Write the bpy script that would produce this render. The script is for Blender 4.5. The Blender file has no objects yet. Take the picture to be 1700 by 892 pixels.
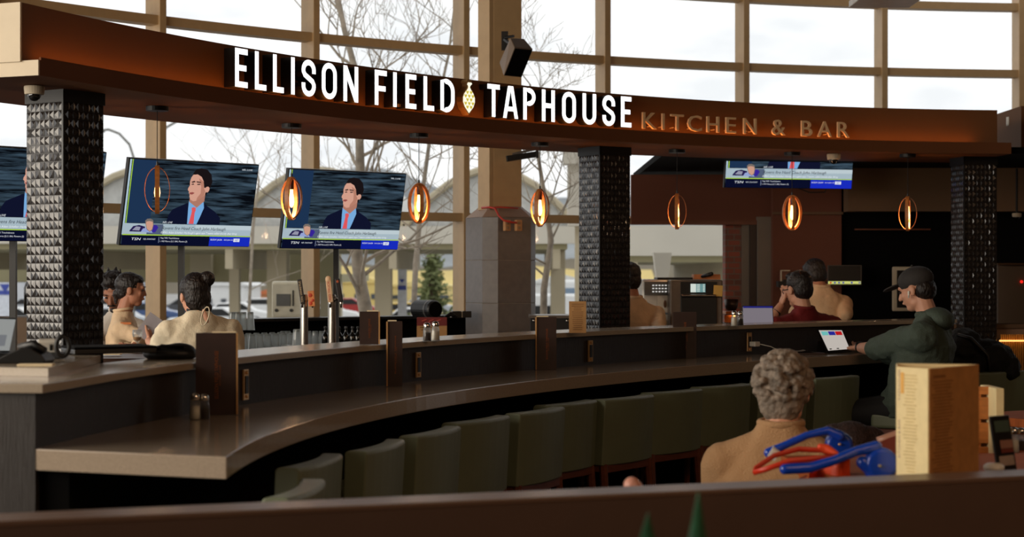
import bpy, bmesh, math, random
import numpy as np
from mathutils import Vector, Matrix, Euler

random.seed(7)
SC = bpy.context.scene
COL = SC.collection
PI = math.pi

# ------------------------------------------------------------------ camera
F = 2800.0          # focal length in pixels of the 1700x892 frame
CZ = 1.60           # eye height
HY = 455.0          # horizon row
cam_d = bpy.data.cameras.new('camera')
cam = bpy.data.objects.new('camera', cam_d)
COL.objects.link(cam)
cam.location = (0, 0, CZ)
cam.rotation_euler = (PI / 2, 0, 0)
cam_d.sensor_width = 36
cam_d.lens = 36 * F / 1700
cam_d.shift_y = (HY - 446) / 1700
cam_d.clip_end = 2000
cam_d.dof.use_dof = True
cam_d.dof.focus_distance = 9.2
cam_d.dof.aperture_fstop = 3.4
SC.camera = cam

# ------------------------------------------------------------------ view
SC.view_settings.view_transform = 'Standard'
SC.view_settings.look = 'None'
SC.view_settings.gamma = 1.0
SC.view_settings.exposure = 0.0
SC.view_settings.use_curve_mapping = False

# ------------------------------------------------------------------ sky (overcast)
w = bpy.data.worlds.new('overcast_sky')
SC.world = w
w.use_nodes = True
nt = w.node_tree
nt.nodes.clear()
wo = nt.nodes.new('ShaderNodeOutputWorld')
bg = nt.nodes.new('ShaderNodeBackground')
tc = nt.nodes.new('ShaderNodeTexCoord')
mp = nt.nodes.new('ShaderNodeMapping')
mp.inputs['Scale'].default_value = (1.6, 1.6, 5.0)
nz = nt.nodes.new('ShaderNodeTexNoise')
nz.inputs['Scale'].default_value = 7.0
nz.inputs['Detail'].default_value = 6
cr = nt.nodes.new('ShaderNodeValToRGB')
cr.color_ramp.elements[0].position = 0.36
cr.color_ramp.elements[0].color = (0.83, 0.85, 0.87, 1)
cr.color_ramp.elements[1].position = 0.56
cr.color_ramp.elements[1].color = (1.0, 1.0, 1.0, 1)
nt.links.new(tc.outputs['Generated'], mp.inputs['Vector'])
nt.links.new(mp.outputs['Vector'], nz.inputs['Vector'])
nt.links.new(nz.outputs['Fac'], cr.inputs['Fac'])
nt.links.new(cr.outputs['Color'], bg.inputs['Color'])
bg.inputs['Strength'].default_value = 1.15
nt.links.new(bg.outputs['Background'], wo.inputs['Surface'])


def area(name, loc, target, sx, sy, power, color):
    l = bpy.data.lights.new(name, 'AREA')
    l.shape = 'RECTANGLE'
    l.size = sx
    l.size_y = sy
    l.energy = power
    l.color = color
    o = bpy.data.objects.new(name, l)
    COL.objects.link(o)
    o.location = loc
    o.rotation_euler = (Vector(target) - Vector(loc)).to_track_quat('-Z', 'Y').to_euler()
    return o


# daylight through the concourse windows to the left behind the camera
area('window_daylight', (-7.6, 4.2, 2.9), (0.8, 9.6, 1.8), 9.0, 3.4, 640, (1.0, 0.88, 0.72))
# unseen warm fill added under the ceiling, aimed forward at the bar
area('warm_front_fill', (3.5, 1.0, 4.9), (1.5, 10, 1.6), 5.0, 3.0, 125, (1.0, 0.62, 0.36))


# ------------------------------------------------------------------ pixel helpers
def P(x, y, d):
    return Vector(((x - 850) / F * d, d, CZ + (HY - y) / F * d))


def PZ(x, y, z):
    p = (HY - y) / (z - CZ)
    return Vector(((x - 850) / p, F / p, z))


# ------------------------------------------------------------------ materials
def lin(c):
    return tuple(((v / 255) / 12.92 if v / 255 <= 0.04045 else ((v / 255 + 0.055) / 1.055) ** 2.4) for v in c)


MATS = {}


def mat(name, rgb, rough=0.6, metal=0.0, var=0.12, scale=12.0, bump=0.0, bscale=60.0, spec=0.5, stretch=None, trans=0.0, coat=0.0, sss=0.0):
    if name in MATS:
        return MATS[name]
    m = bpy.data.materials.new(name)
    m.use_nodes = True
    n = m.node_tree.nodes
    L = m.node_tree.links
    b = n['Principled BSDF']
    c = lin(rgb)
    t = n.new('ShaderNodeTexCoord')
    mp_ = n.new('ShaderNodeMapping')
    if stretch:
        mp_.inputs['Scale'].default_value = stretch
    L.new(t.outputs['Object'], mp_.inputs['Vector'])
    x = n.new('ShaderNodeTexNoise')
    x.inputs['Scale'].default_value = scale
    x.inputs['Detail'].default_value = 4
    L.new(mp_.outputs['Vector'], x.inputs['Vector'])
    r = n.new('ShaderNodeValToRGB')
    r.color_ramp.elements[0].position = 0.3
    r.color_ramp.elements[1].position = 0.7
    r.color_ramp.elements[0].color = tuple(v * (1 - var) for v in c) + (1,)
    r.color_ramp.elements[1].color = tuple(min(1, v * (1 + var)) for v in c) + (1,)
    L.new(x.outputs['Fac'], r.inputs['Fac'])
    L.new(r.outputs['Color'], b.inputs['Base Color'])
    b.inputs['Roughness'].default_value = rough
    b.inputs['Metallic'].default_value = metal
    b.inputs['Specular IOR Level'].default_value = spec
    b.inputs['Transmission Weight'].default_value = trans
    b.inputs['Coat Weight'].default_value = coat
    if bump:
        y = n.new('ShaderNodeTexNoise')
        y.inputs['Scale'].default_value = bscale
        y.inputs['Detail'].default_value = 3
        L.new(mp_.outputs['Vector'], y.inputs['Vector'])
        bp = n.new('ShaderNodeBump')
        bp.inputs['Strength'].default_value = bump
        bp.inputs['Distance'].default_value = 0.01
        L.new(y.outputs['Fac'], bp.inputs['Height'])
        L.new(bp.outputs['Normal'], b.inputs['Normal'])
    MATS[name] = m
    return m


def emit(name, rgb, strength=1.0, raw=False):
    if name in MATS:
        return MATS[name]
    m = bpy.data.materials.new(name)
    m.use_nodes = True
    n = m.node_tree.nodes
    n.clear()
    o = n.new('ShaderNodeOutputMaterial')
    e = n.new('ShaderNodeEmission')
    e.inputs['Color'].default_value = (rgb if raw else lin(rgb)) + (1,)
    e.inputs['Strength'].default_value = strength
    m.node_tree.links.new(e.outputs[0], o.inputs['Surface'])
    MATS[name] = m
    return m


def glass_pane(name, tint=(1, 1, 1), refl=0.6):
    m = bpy.data.materials.new(name)
    m.use_nodes = True
    n = m.node_tree.nodes
    n.clear()
    o = n.new('ShaderNodeOutputMaterial')
    mix = n.new('ShaderNodeMixShader')
    tr = n.new('ShaderNodeBsdfTransparent')
    tr.inputs['Color'].default_value = tint + (1,)
    gl = n.new('ShaderNodeBsdfGlossy')
    gl.inputs['Roughness'].default_value = 0.02
    fr = n.new('ShaderNodeFresnel')
    fr.inputs['IOR'].default_value = 1.45
    mu = n.new('ShaderNodeMath')
    mu.operation = 'MULTIPLY'
    mu.inputs[1].default_value = refl
    L = m.node_tree.links
    L.new(fr.outputs[0], mu.inputs[0])
    L.new(mu.outputs[0], mix.inputs[0])
    L.new(tr.outputs[0], mix.inputs[1])
    L.new(gl.outputs[0], mix.inputs[2])
    L.new(mix.outputs[0], o.inputs['Surface'])
    return m


M_pane = glass_pane('window_glass', (0.97, 0.98, 0.98), 0.35)
M_glass = glass_pane('drinking_glass', (0.84, 0.85, 0.84), 1.3)
_n = M_glass.node_tree.nodes
_L = M_glass.node_tree.links
_mx = _n.new('ShaderNodeMixShader'); _tl = _n.new('ShaderNodeBsdfTranslucent'); _tl.inputs['Color'].default_value = (.9, .92, .92, 1)
_old = [x for x in _n if x.type == 'MIX_SHADER' and x != _mx][0]
_mx.inputs[0].default_value = .30
_L.new(_old.outputs[0], _mx.inputs[1]); _L.new(_tl.outputs[0], _mx.inputs[2])
_L.new(_mx.outputs[0], [x for x in _n if x.type == 'OUTPUT_MATERIAL'][0].inputs['Surface'])

M_mull = mat('bronze_aluminium', (188, 156, 114), 0.45, 0.0, 0.05)
M_fascia = mat('fascia_brown_paint', (108, 72, 44), 0.7, 0, 0.04, 3, spec=.15)
M_soffit = mat('soffit_brown_paint', (104, 64, 39), 0.75, 0, 0.06, 3, spec=.12)
M_quartz = mat('taupe_quartz', (158, 142, 124), 0.13, 0, 0.16, 260, spec=0.5)
M_quartz2 = mat('ledge_quartz', (170, 156, 138), 0.16, 0, 0.10, 260, spec=0.5)
M_ribpanel = mat('dark_ribbed_panel', (40, 33, 29), 0.55, 0, 0.2, 60, bump=0.3, bscale=60, stretch=(6, 6, 0.2))
M_pier = mat('pier_laminate', (150, 122, 102), 0.6, 0, 0.08, 30, stretch=(6, 6, 0.6))
M_black = mat('black_satin', (10, 9, 9), 0.45, 0, 0.1)
M_blackmatte = mat('black_matte', (7, 6, 6), 0.9, 0, 0.1, spec=0.1)
M_tile = mat('glazed_black_tile', (34, 29, 27), 0.22, 0, 0.15, 30, spec=0.7)
M_floor = mat('dark_floor_tile', (38, 30, 26), 0.45, 0, 0.2, 3)
M_ceil = mat('ceiling_paint', (70, 58, 48), 0.9, 0, 0.05)
M_wallw = mat('warm_wall_paint', (96, 78, 62), 0.85, 0, 0.05)
M_cheek = mat('cream_paint', (205, 190, 165), 0.7, 0, 0.03)
M_green = mat('sage_vinyl', (112, 120, 96), 0.45, 0, 0.06, 6, bump=0.05, bscale=200)
M_redwood = mat('red_brown_wood', (104, 54, 34), 0.4, 0, 0.2, 8, stretch=(1, 1, 6))
M_steel = mat('brushed_steel', (190, 185, 178), 0.25, 1.0, 0.05, 40)
M_chrome = mat('chrome', (225, 222, 215), 0.08, 1.0, 0.02)
M_brass = mat('brass_plate', (205, 165, 115), 0.3, 0.6, 0.05)
M_white = mat('white_plastic', (225, 222, 212), 0.35, 0, 0.02)
M_menu = mat('dark_brown_menu_cover', (50, 32, 27), 0.5, 0, 0.15, 20)
M_goldfoil = mat('copper_foil', (170, 95, 50), 0.35, 0.6, 0.05)
M_paper = mat('cream_paper', (232, 214, 176), 0.8, 0, 0.05, 20)
M_kraft = mat('kraft_paper', (176, 132, 82), 0.8, 0, 0.1, 20)
M_oak = mat('bent_oak', (196, 122, 62), 0.4, 0, 0.2, 14, stretch=(1, 1, 4))
M_skin = mat('skin', (205, 150, 122), 0.55, 0, 0.06, 14)
M_skin2 = mat('skin_tan', (178, 120, 92), 0.55, 0, 0.06, 14)
M_hairdark = mat('dark_hair', (26, 17, 14), 0.5, 0, 0.4, 60, bump=0.8, bscale=90, stretch=(1, 1, 0.3))
M_hairgrey = mat('grey_curly_hair', (128, 114, 100), 0.7, 0, 0.55, 26, bump=1.0, bscale=45)


# ------------------------------------------------------------------ mesh builder
class MB:
    def __init__(s):
        s.bm = bmesh.new()

    def _add(s, vs, fs):
        v = [s.bm.verts.new(p) for p in vs]
        for f in fs:
            try:
                s.bm.faces.new([v[i] for i in f])
            except ValueError:
                pass
        return v

    def box(s, c, size, rot=None, R=None):
        R = R or (Euler(rot).to_matrix() if rot else Matrix.Identity(3))
        c = Vector(c)
        vs = []
        for dz in (-.5, .5):
            for dx, dy in ((-.5, -.5), (.5, -.5), (.5, .5), (-.5, .5)):
                vs.append(c + R @ Vector((dx * size[0], dy * size[1], dz * size[2])))
        s._add(vs, [(3, 2, 1, 0), (4, 5, 6, 7), (0, 1, 5, 4), (1, 2, 6, 5), (2, 3, 7, 6), (3, 0, 4, 7)])
        return s

    def ring(s, c, ax, u, v, ru, rv, n):
        return [c + u * (ru * math.cos(2 * PI * i / n)) + v * (rv * math.sin(2 * PI * i / n)) for i in range(n)]

    def tube(s, pts, r, n=10, cap=True, closed=False, flat=1.0):
        pts = [Vector(p) for p in pts]
        m = len(pts)
        rs = r if isinstance(r, (list, tuple)) else [r] * m
        rings = []
        up = None
        for i in range(m):
            if closed:
                t = pts[(i + 1) % m] - pts[i - 1]
            else:
                t = pts[min(i + 1, m - 1)] - pts[max(i - 1, 0)]
            if t.length < 1e-9:
                t = Vector((0, 0, 1))
            t.normalize()
            if up is None:
                up = Vector((0, 0, 1)) if abs(t.z) < 0.9 else Vector((1, 0, 0))
            u = up - t * up.dot(t)
            if u.length < 1e-6:
                u = t.orthogonal()
            u.normalize()
            up = u
            v = t.cross(u)
            rings.append(s.ring(pts[i], t, u, v, rs[i], rs[i] * flat, n))
        vs = [p for rg in rings for p in rg]
        fs = []
        for i in range(m if closed else m - 1):
            j = (i + 1) % m
            for k in range(n):
                fs.append((i * n + k, i * n + (k + 1) % n, j * n + (k + 1) % n, j * n + k))
        if cap and not closed:
            fs.append(tuple(reversed(range(n))))
            fs.append(tuple((m - 1) * n + k for k in range(n)))
        s._add(vs, fs)
        return s

    def cyl(s, a, b, r, n=16, r2=None):
        return s.tube([a, b], [r, r2 if r2 is not None else r], n)

    def lathe(s, prof, c=(0, 0, 0), n=20, cap=True):
        c = Vector(c)
        vs = []
        fs = []
        for r_, z_ in prof:
            for k in range(n):
                a = 2 * PI * k / n
                vs.append(c + Vector((r_ * math.cos(a), r_ * math.sin(a), z_)))
        m = len(prof)
        for i in range(m - 1):
            for k in range(n):
                fs.append((i * n + k, i * n + (k + 1) % n, (i + 1) * n + (k + 1) % n, (i + 1) * n + k))
        if cap:
            if prof[0][0] > 1e-5:
                fs.append(tuple(reversed(range(n))))
            if prof[-1][0] > 1e-5:
                fs.append(tuple((m - 1) * n + k for k in range(n)))
        s._add(vs, fs)
        return s

    def prism(s, poly, O, U, V, N, depth):
        """2-D outline in the (U,V) plane at O, thickened by depth along N"""
        O = Vector(O); U = Vector(U); V = Vector(V); N = Vector(N)
        n = len(poly)
        a = [O + U * p[0] + V * p[1] for p in poly]
        if depth == 0:
            s._add(a, [tuple(range(n))])
            return s
        b = [q + N * depth for q in a]
        s._add(a + b, [tuple(reversed(range(n))), tuple(range(n, 2 * n))] + [(i, (i + 1) % n, n + (i + 1) % n, n + i) for i in range(n)])
        return s

    def ell(s, c, r, R=None, seg=16, rings=10):
        R = R or Matrix.Identity(3)
        c = Vector(c)
        if not isinstance(r, (list, tuple)):
            r = (r, r, r)
        vs = [c + R @ Vector((0, 0, r[2]))]
        for i in range(1, rings):
            t = PI * i / rings
            for k in range(seg):
                a = 2 * PI * k / seg
                vs.append(c + R @ Vector((r[0] * math.sin(t) * math.cos(a), r[1] * math.sin(t) * math.sin(a), r[2] * math.cos(t))))
        vs.append(c + R @ Vector((0, 0, -r[2])))
        fs = [(0, 1 + k, 1 + (k + 1) % seg) for k in range(seg)]
        for i in range(rings - 2):
            b0 = 1 + i * seg
            b1 = b0 + seg
            fs += [(b0 + k, b1 + k, b1 + (k + 1) % seg, b0 + (k + 1) % seg) for k in range(seg)]
        last = len(vs) - 1
        b0 = 1 + (rings - 2) * seg
        fs += [(last, b0 + (k + 1) % seg, b0 + k) for k in range(seg)]
        s._add(vs, fs)
        return s

    def cap(s, a, ra, b, rb, n=12):
        """tapered capsule"""
        a = Vector(a); b = Vector(b)
        s.ell(a, ra, seg=n, rings=8)
        s.ell(b, rb, seg=n, rings=8)
        s.tube([a, b], [ra, rb], n)
        return s

    def limb(s, pts, rs):
        for i in range(len(pts) - 1):
            s.cap(pts[i], rs[i], pts[i + 1], rs[i + 1])
        return s

    def loft(s, secs, n=20):
        """secs: (center, rx, ry, R) elliptical sections joined, closed"""
        vs = []
        for c, rx, ry, R in secs:
            c = Vector(c)
            for k in range(n):
                a = 2 * PI * k / n
                ca, sa = math.cos(a), math.sin(a)
                q = 0.8
                vs.append(c + R @ Vector((rx * math.copysign(abs(ca) ** q, ca), ry * math.copysign(abs(sa) ** q, sa), 0)))
        m = len(secs)
        fs = [tuple(reversed(range(n))), tuple((m - 1) * n + k for k in range(n))]
        for i in range(m - 1):
            for k in range(n):
                fs.append((i * n + k, i * n + (k + 1) % n, (i + 1) * n + (k + 1) % n, (i + 1) * n + k))
        s._add(vs, fs)
        return s

    def sheet(s, grid):
        """grid[i][j] points to quads"""
        m = len(grid); n = len(grid[0])
        vs = [p for row in grid for p in row]
        fs = [(i * n + j, i * n + j + 1, (i + 1) * n + j + 1, (i + 1) * n + j) for i in range(m - 1) for j in range(n - 1)]
        s._add(vs, fs)
        return s

    def build(s, name, m, parent=None, world=False, smooth=False, bevel=0, voxel=0, smooth_it=0, recalc=True, seg=2):
        if recalc:
            bmesh.ops.recalc_face_normals(s.bm, faces=s.bm.faces[:])
        me = bpy.data.meshes.new(name)
        if parent is not None and world:
            Mi = (Matrix.Translation(parent_world(parent)[0]) @ Matrix.Rotation(parent_world(parent)[1], 4, 'Z')).inverted()
            s.bm.transform(Mi)
        loc = None
        if parent is None:
            co = [v.co for v in s.bm.verts]
            lo = [min(c[i] for c in co) for i in range(3)]
            hi = [max(c[i] for c in co) for i in range(3)]
            loc = Vector(((lo[0] + hi[0]) / 2, (lo[1] + hi[1]) / 2, lo[2]))
            s.bm.transform(Matrix.Translation(-loc))
        if smooth or voxel:
            for f in s.bm.faces:
                f.smooth = True
        s.bm.to_mesh(me)
        s.bm.free()
        o = bpy.data.objects.new(name, me)
        COL.objects.link(o)
        if loc is not None:
            o.location = loc
        if parent is not None:
            o.parent = parent
        for x in (m if isinstance(m, (list, tuple)) else [m]):
            me.materials.append(x)
        if bevel:
            b = o.modifiers.new('bevel', 'BEVEL')
            b.width = bevel
            b.segments = seg
            b.limit_method = 'ANGLE'
            b.angle_limit = 0.6
        if voxel:
            r = o.modifiers.new('remesh', 'REMESH')
            r.mode = 'VOXEL'
            r.voxel_size = voxel
            r.use_smooth_shade = True
            if smooth_it:
                q = o.modifiers.new('smooth', 'SMOOTH')
                q.iterations = smooth_it
                q.factor = 0.5
        return o


def parent_world(p):
    loc = Vector(p.location)
    rz = p.rotation_euler.z
    while p.parent is not None:
        p = p.parent
        loc = Vector(p.location) + Matrix.Rotation(p.rotation_euler.z, 3, 'Z') @ loc
        rz += p.rotation_euler.z
    return loc, rz


def tag(o, label, cat, group=None, kind=None):
    o['label'] = label
    if cat:
        o['category'] = cat
    if group:
        o['group'] = group
    if kind:
        o['kind'] = kind
    return o


def thing(name, label, cat, loc=(0, 0, 0), rz=0.0, group=None):
    o = bpy.data.objects.new(name, None)
    o.empty_display_size = 0.1
    COL.objects.link(o)
    o.location = loc
    o.rotation_euler = (0, 0, rz)
    return tag(o, label, cat, group)


def struct(o, label=None):
    o['kind'] = 'structure'
    if label:
        o['label'] = label
    return o


def dup(root, loc=None, rz=None, label=None, group=None):
    def rec(o, parent):
        c = o.copy()
        COL.objects.link(c)
        c.parent = parent
        for ch in list(o.children):
            rec(ch, c)
        return c
    r = rec(root, None)
    if loc is not None:
        r.location = loc
    if rz is not None:
        r.rotation_euler = (0, 0, rz)
    if label:
        r['label'] = label
    if group:
        r['group'] = group
    return r


def text_bm(mb, txt, O, U, V, N, w_, h_, depth=0.0, shear=0.0, fit=True, align='L'):
    cu = bpy.data.curves.new('t', 'FONT')
    cu.body = txt
    cu.size = 1.0
    cu.shear = shear
    cu.resolution_u = 3
    ob = bpy.data.objects.new('t', cu)
    COL.objects.link(ob)
    dg = bpy.context.evaluated_depsgraph_get()
    me = bpy.data.meshes.new_from_object(ob.evaluated_get(dg))
    bpy.data.objects.remove(ob)
    bpy.data.curves.remove(cu)
    co = np.array([v.co[:2] for v in me.vertices])
    lo = co.min(0); hi = co.max(0)
    sx = w_ / (hi[0] - lo[0]); sy = h_ / (hi[1] - lo[1])
    O = Vector(O); U = Vector(U); V = Vector(V); N = Vector(N)
    vs = [O + U * ((c[0] - lo[0]) * sx) + V * ((c[1] - lo[1]) * sy) for c in co]
    fs = [tuple(p.vertices) for p in me.polygons]
    if depth:
        n = len(vs)
        vs2 = [q + N * depth for q in vs]
        ed = {}
        for f in fs:
            for i in range(len(f)):
                a, b = f[i], f[(i + 1) % len(f)]
                ed[(a, b)] = 1
        side = [(a, b, b + n, a + n) for (a, b) in ed if (b, a) not in ed]
        mb._add(vs + vs2, fs + [tuple(i + n for i in f) for f in fs] + side)
    else:
        mb._add(vs, fs)
    bpy.data.meshes.remove(me)


# ------------------------------------------------------------------ plan curves (metres, from above)
class Curve2:
    def __init__(s, pts, deg=3):
        pts = np.array(pts, float)
        d = np.r_[0, np.cumsum(np.hypot(*np.diff(pts, axis=0).T))]
        s.L = d[-1]
        s.fx = np.polyfit(d, pts[:, 0], deg)
        s.fy = np.polyfit(d, pts[:, 1], deg)

    def at(s, t):
        return Vector((float(np.polyval(s.fx, t)), float(np.polyval(s.fy, t)), 0))

    def tan(s, t):
        a = s.at(t + .01) - s.at(t - .01)
        return a.normalized()

    def nor(s, t):          # towards the camera side (right of the walking direction)
        a = s.tan(t)
        return Vector((a.y, -a.x, 0))

    def off(s, t, o, z=0.0):
        p = s.at(t) + s.nor(t) * o
        return Vector((p.x, p.y, z))

    def find(s, px, o=0.0, lo=-1.0, hi=None):
        """t whose offset point lies on the sight line of pixel column px"""
        hi = hi if hi is not None else s.L + 1.5
        best = None
        for i in range(241):
            t = lo + (hi - lo) * i / 240
            q = s.off(t, o)
            e = abs(850 + F * q.x / q.y - px)
            if best is None or e < best[0]:
                best = (e, t)
        t = best[1]
        st = (hi - lo) / 240
        for _ in range(25):
            st *= .6
            for tt in (t - st, t + st):
                q = s.off(tt, o)
                e = abs(850 + F * q.x / q.y - px)
                if e < best[0]:
                    best = (e, tt)
            t = best[1]
        return t


def band(mb, cv, t0, t1, o0, o1, z0, z1, n=60):
    """solid following the curve between two offsets and two heights"""
    g = []
    for i in range(n + 1):
        t = t0 + (t1 - t0) * i / n
        g.append([cv.off(t, o0, z0), cv.off(t, o1, z0), cv.off(t, o1, z1), cv.off(t, o0, z1)])
    vs = [p for r in g for p in r]
    fs = [(0, 1, 2, 3), tuple(4 * n + k for k in (3, 2, 1, 0))]
    for i in range(n):
        for k in range(4):
            fs.append((4 * i + k, 4 * i + (k + 1) % 4, 4 * i + 4 + (k + 1) % 4, 4 * i + 4 + k))
    mb._add(vs, fs)
    return mb


CAN = Curve2([(-2.14, 7.65), (-1.45, 9.03), (-.228, 10.6), (.81, 11.57), (2.33, 12.28), (3.74, 12.64)])
LED = Curve2([(-1.334, 4.79), (-1.143, 6.06), (-1.052, 6.50), (-.572, 7.59), (-.12, 8.41), (.237, 8.97), (.94, 9.89), (1.564, 10.7), (2.43, 11.26)])
CNT = Curve2([(-.799, 4.72), (-.787, 4.89), (-.663, 5.82), (-.454, 6.77), (-.154, 7.54), (.295, 8.27), (1.349, 9.69), (2.24, 10.63)])
WIN = Curve2([(-3.45, 11.8), (-2.59, 12.67), (-1.594, 13.5), (-.41, 14.36), (.80, 15.0), (2.09, 15.4), (3.44, 15.8), (4.8, 16.0)])

# ================================================================== STRUCTURE
struct(MB().box((1, 5.5, -.05), (18, 24, .1)).build('floor', M_floor))
struct(MB().box((1, 4.2, 5.25), (18, 21, .1)).build('ceiling', M_ceil))
struct(MB().box((1, -6.05, 2.6), (18, .1, 5.2)).build('wall_back', M_wallw))
struct(MB().box((10.05, 5, 2.6), (.1, 22, 5.2)).build('wall_right', M_wallw))
struct(MB().box((-8.05, 3, 0.5), (.1, 18, 1.0)).box((-8.05, 3, 4.9), (.1, 18, .6)).build('wall_left', M_wallw))

# curtain wall: sill wall, mullions, transoms, panes
wpx = [20, 262, 518, 768, 1003, 1234, 1464, 1692]
wt = [WIN.find(x, 0) for x in wpx]
step = (wt[-1] - wt[1]) / 6
wt = [wt[1] - 2 * step, wt[1] - step] + wt[1:] + [wt[-1] + step, wt[-1] + 2 * step]
struct(band(MB(), WIN, wt[0], wt[-1], -.1, .06, 0, 1.02, 80).build('wall_front', M_wallw), 'low wall under the curved curtain glazing')
for i, t in enumerate(wt):
    mb = MB()
    a = WIN.tan(t)
    R = Matrix((a, WIN.nor(t), Vector((0, 0, 1)))).transposed()
    mb.box(WIN.off(t, -.01, 3.1), (.058, .17, 4.15), R=R)
    mb.box(WIN.off(t, -.12, 3.1), (.03, .06, 4.15), R=R)
    struct(mb.build('trim_%d' % (i + 1), M_mull, bevel=.004), 'bronze vertical mullion of the curved curtain wall')
k = len(wt) + 1
for z0, z1 in ((2.045, 2.115), (3.46, 3.53), (4.09, 4.16), (5.0, 5.1)):
    struct(band(MB(), WIN, wt[0], wt[-1], -.07, .05, z0, z1, 80).build('trim_%d' % k, M_mull), 'bronze horizontal transom of the curved curtain wall')
    k += 1
for i in range(len(wt) - 1):
    mb = MB()
    for z0, z1 in ((1.02, 2.05), (2.11, 3.46), (3.53, 4.09), (4.16, 5.0)):
        n = 4
        mb.sheet([[WIN.off(wt[i] + (wt[i + 1] - wt[i]) * j / n, -.02, z) for j in range(n + 1)] for z in (z0, z1)])
    struct(mb.build('window_%d' % (i + 1), M_pane, recalc=False))

# ---------------------------------------------------------------- canopy over the bar
T0, T1 = CAN.find(66, 0), CAN.find(1679, 0)
can = thing('bar_canopy', 'long curved brown canopy with glowing cove hanging over the bar', 'canopy', (CAN.at(T0).x, CAN.at(T0).y, 2.5))
band(MB(), CAN, T0, T1, -1.0, 0, 2.5, 2.57, 90).build('lower_band', M_soffit, can, True)
o = band(MB(), CAN, T0 - .01, T1 - .07, -.82, -.09, 2.57, 2.835, 90).build('upper_band', M_fascia, can, True)
band(MB(), CAN, T0 + .01, T1, -.012, -.0005, 2.5695, 2.584, 90).build('cove_lip', M_soffit, can, True)
# cream end face
R0 = Matrix((CAN.nor(T0), CAN.tan(T0), Vector((0, 0, 1)))).transposed()
MB().box(CAN.off(T0, -.5, 2.535) - CAN.tan(T0) * .006, (1.0, .01, .07), R=R0).box(CAN.off(T0, -.455, 2.7) - CAN.tan(T0) * .018, (.73, .012, .27), R=R0).build('end_panel', M_cheek, can, True)
mb = MB()
g = []
for i in range(91):
    t = T0 + .05 + (T1 - T0 - .3) * i / 90
    g.append([CAN.off(t, -.050, 2.571), CAN.off(t, -.022, 2.571)])
mb.sheet(g)
mb.build('cove_light_strip', emit('warm_cove_led', (1.0, 0.33, 0.07), 1.0, raw=True), can, True, recalc=False)
M_cove = MATS['warm_cove_led']
M_cove.node_tree.nodes['Emission'].inputs['Strength'].default_value = 7.0

# a second brown bulkhead carries on to the right behind the canopy end
struct(MB().box((5.2, 13.75, 2.74), (2.4, 1.0, .36)).build('wall_bulkhead', M_fascia), 'brown bulkhead running on behind the right end of the canopy')
tag(MB().lathe([(.0, 0), (.028, .0), (.03, .01), (.03, .07), (.0, .075)], P(1677, 209, 13.6)).build('white_canister', M_white, smooth=False), 'small white canister on top of the bulkhead at the canopy end', 'canister')

# ---------------------------------------------------------------- illuminated sign
M_face = emit('letter_light', (1.0, 1.0, 1.0), 1.6, raw=True)


def arc_pts(cx, cy, rx, ry, a0, a1, n=14):
    return [(cx + rx * math.cos(a0 + (a1 - a0) * i / n), cy + ry * math.sin(a0 + (a1 - a0) * i / n)) for i in range(n + 1)]


def stroke_poly(path, w_, closed=False):
    """outline quads of a polyline stroke; returns list of polygons"""
    n = len(path)
    L_, R_ = [], []
    for i in range(n):
        if closed:
            a = path[i - 1]; b = path[(i + 1) % n]
        else:
            a = path[max(i - 1, 0)]; b = path[min(i + 1, n - 1)]
        tx, ty = b[0] - a[0], b[1] - a[1]
        l = math.hypot(tx, ty) or 1
        nx, ny = -ty / l * w_ / 2, tx / l * w_ / 2
        L_.append((path[i][0] + nx, path[i][1] + ny))
        R_.append((path[i][0] - nx, path[i][1] - ny))
    return L_, R_


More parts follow.
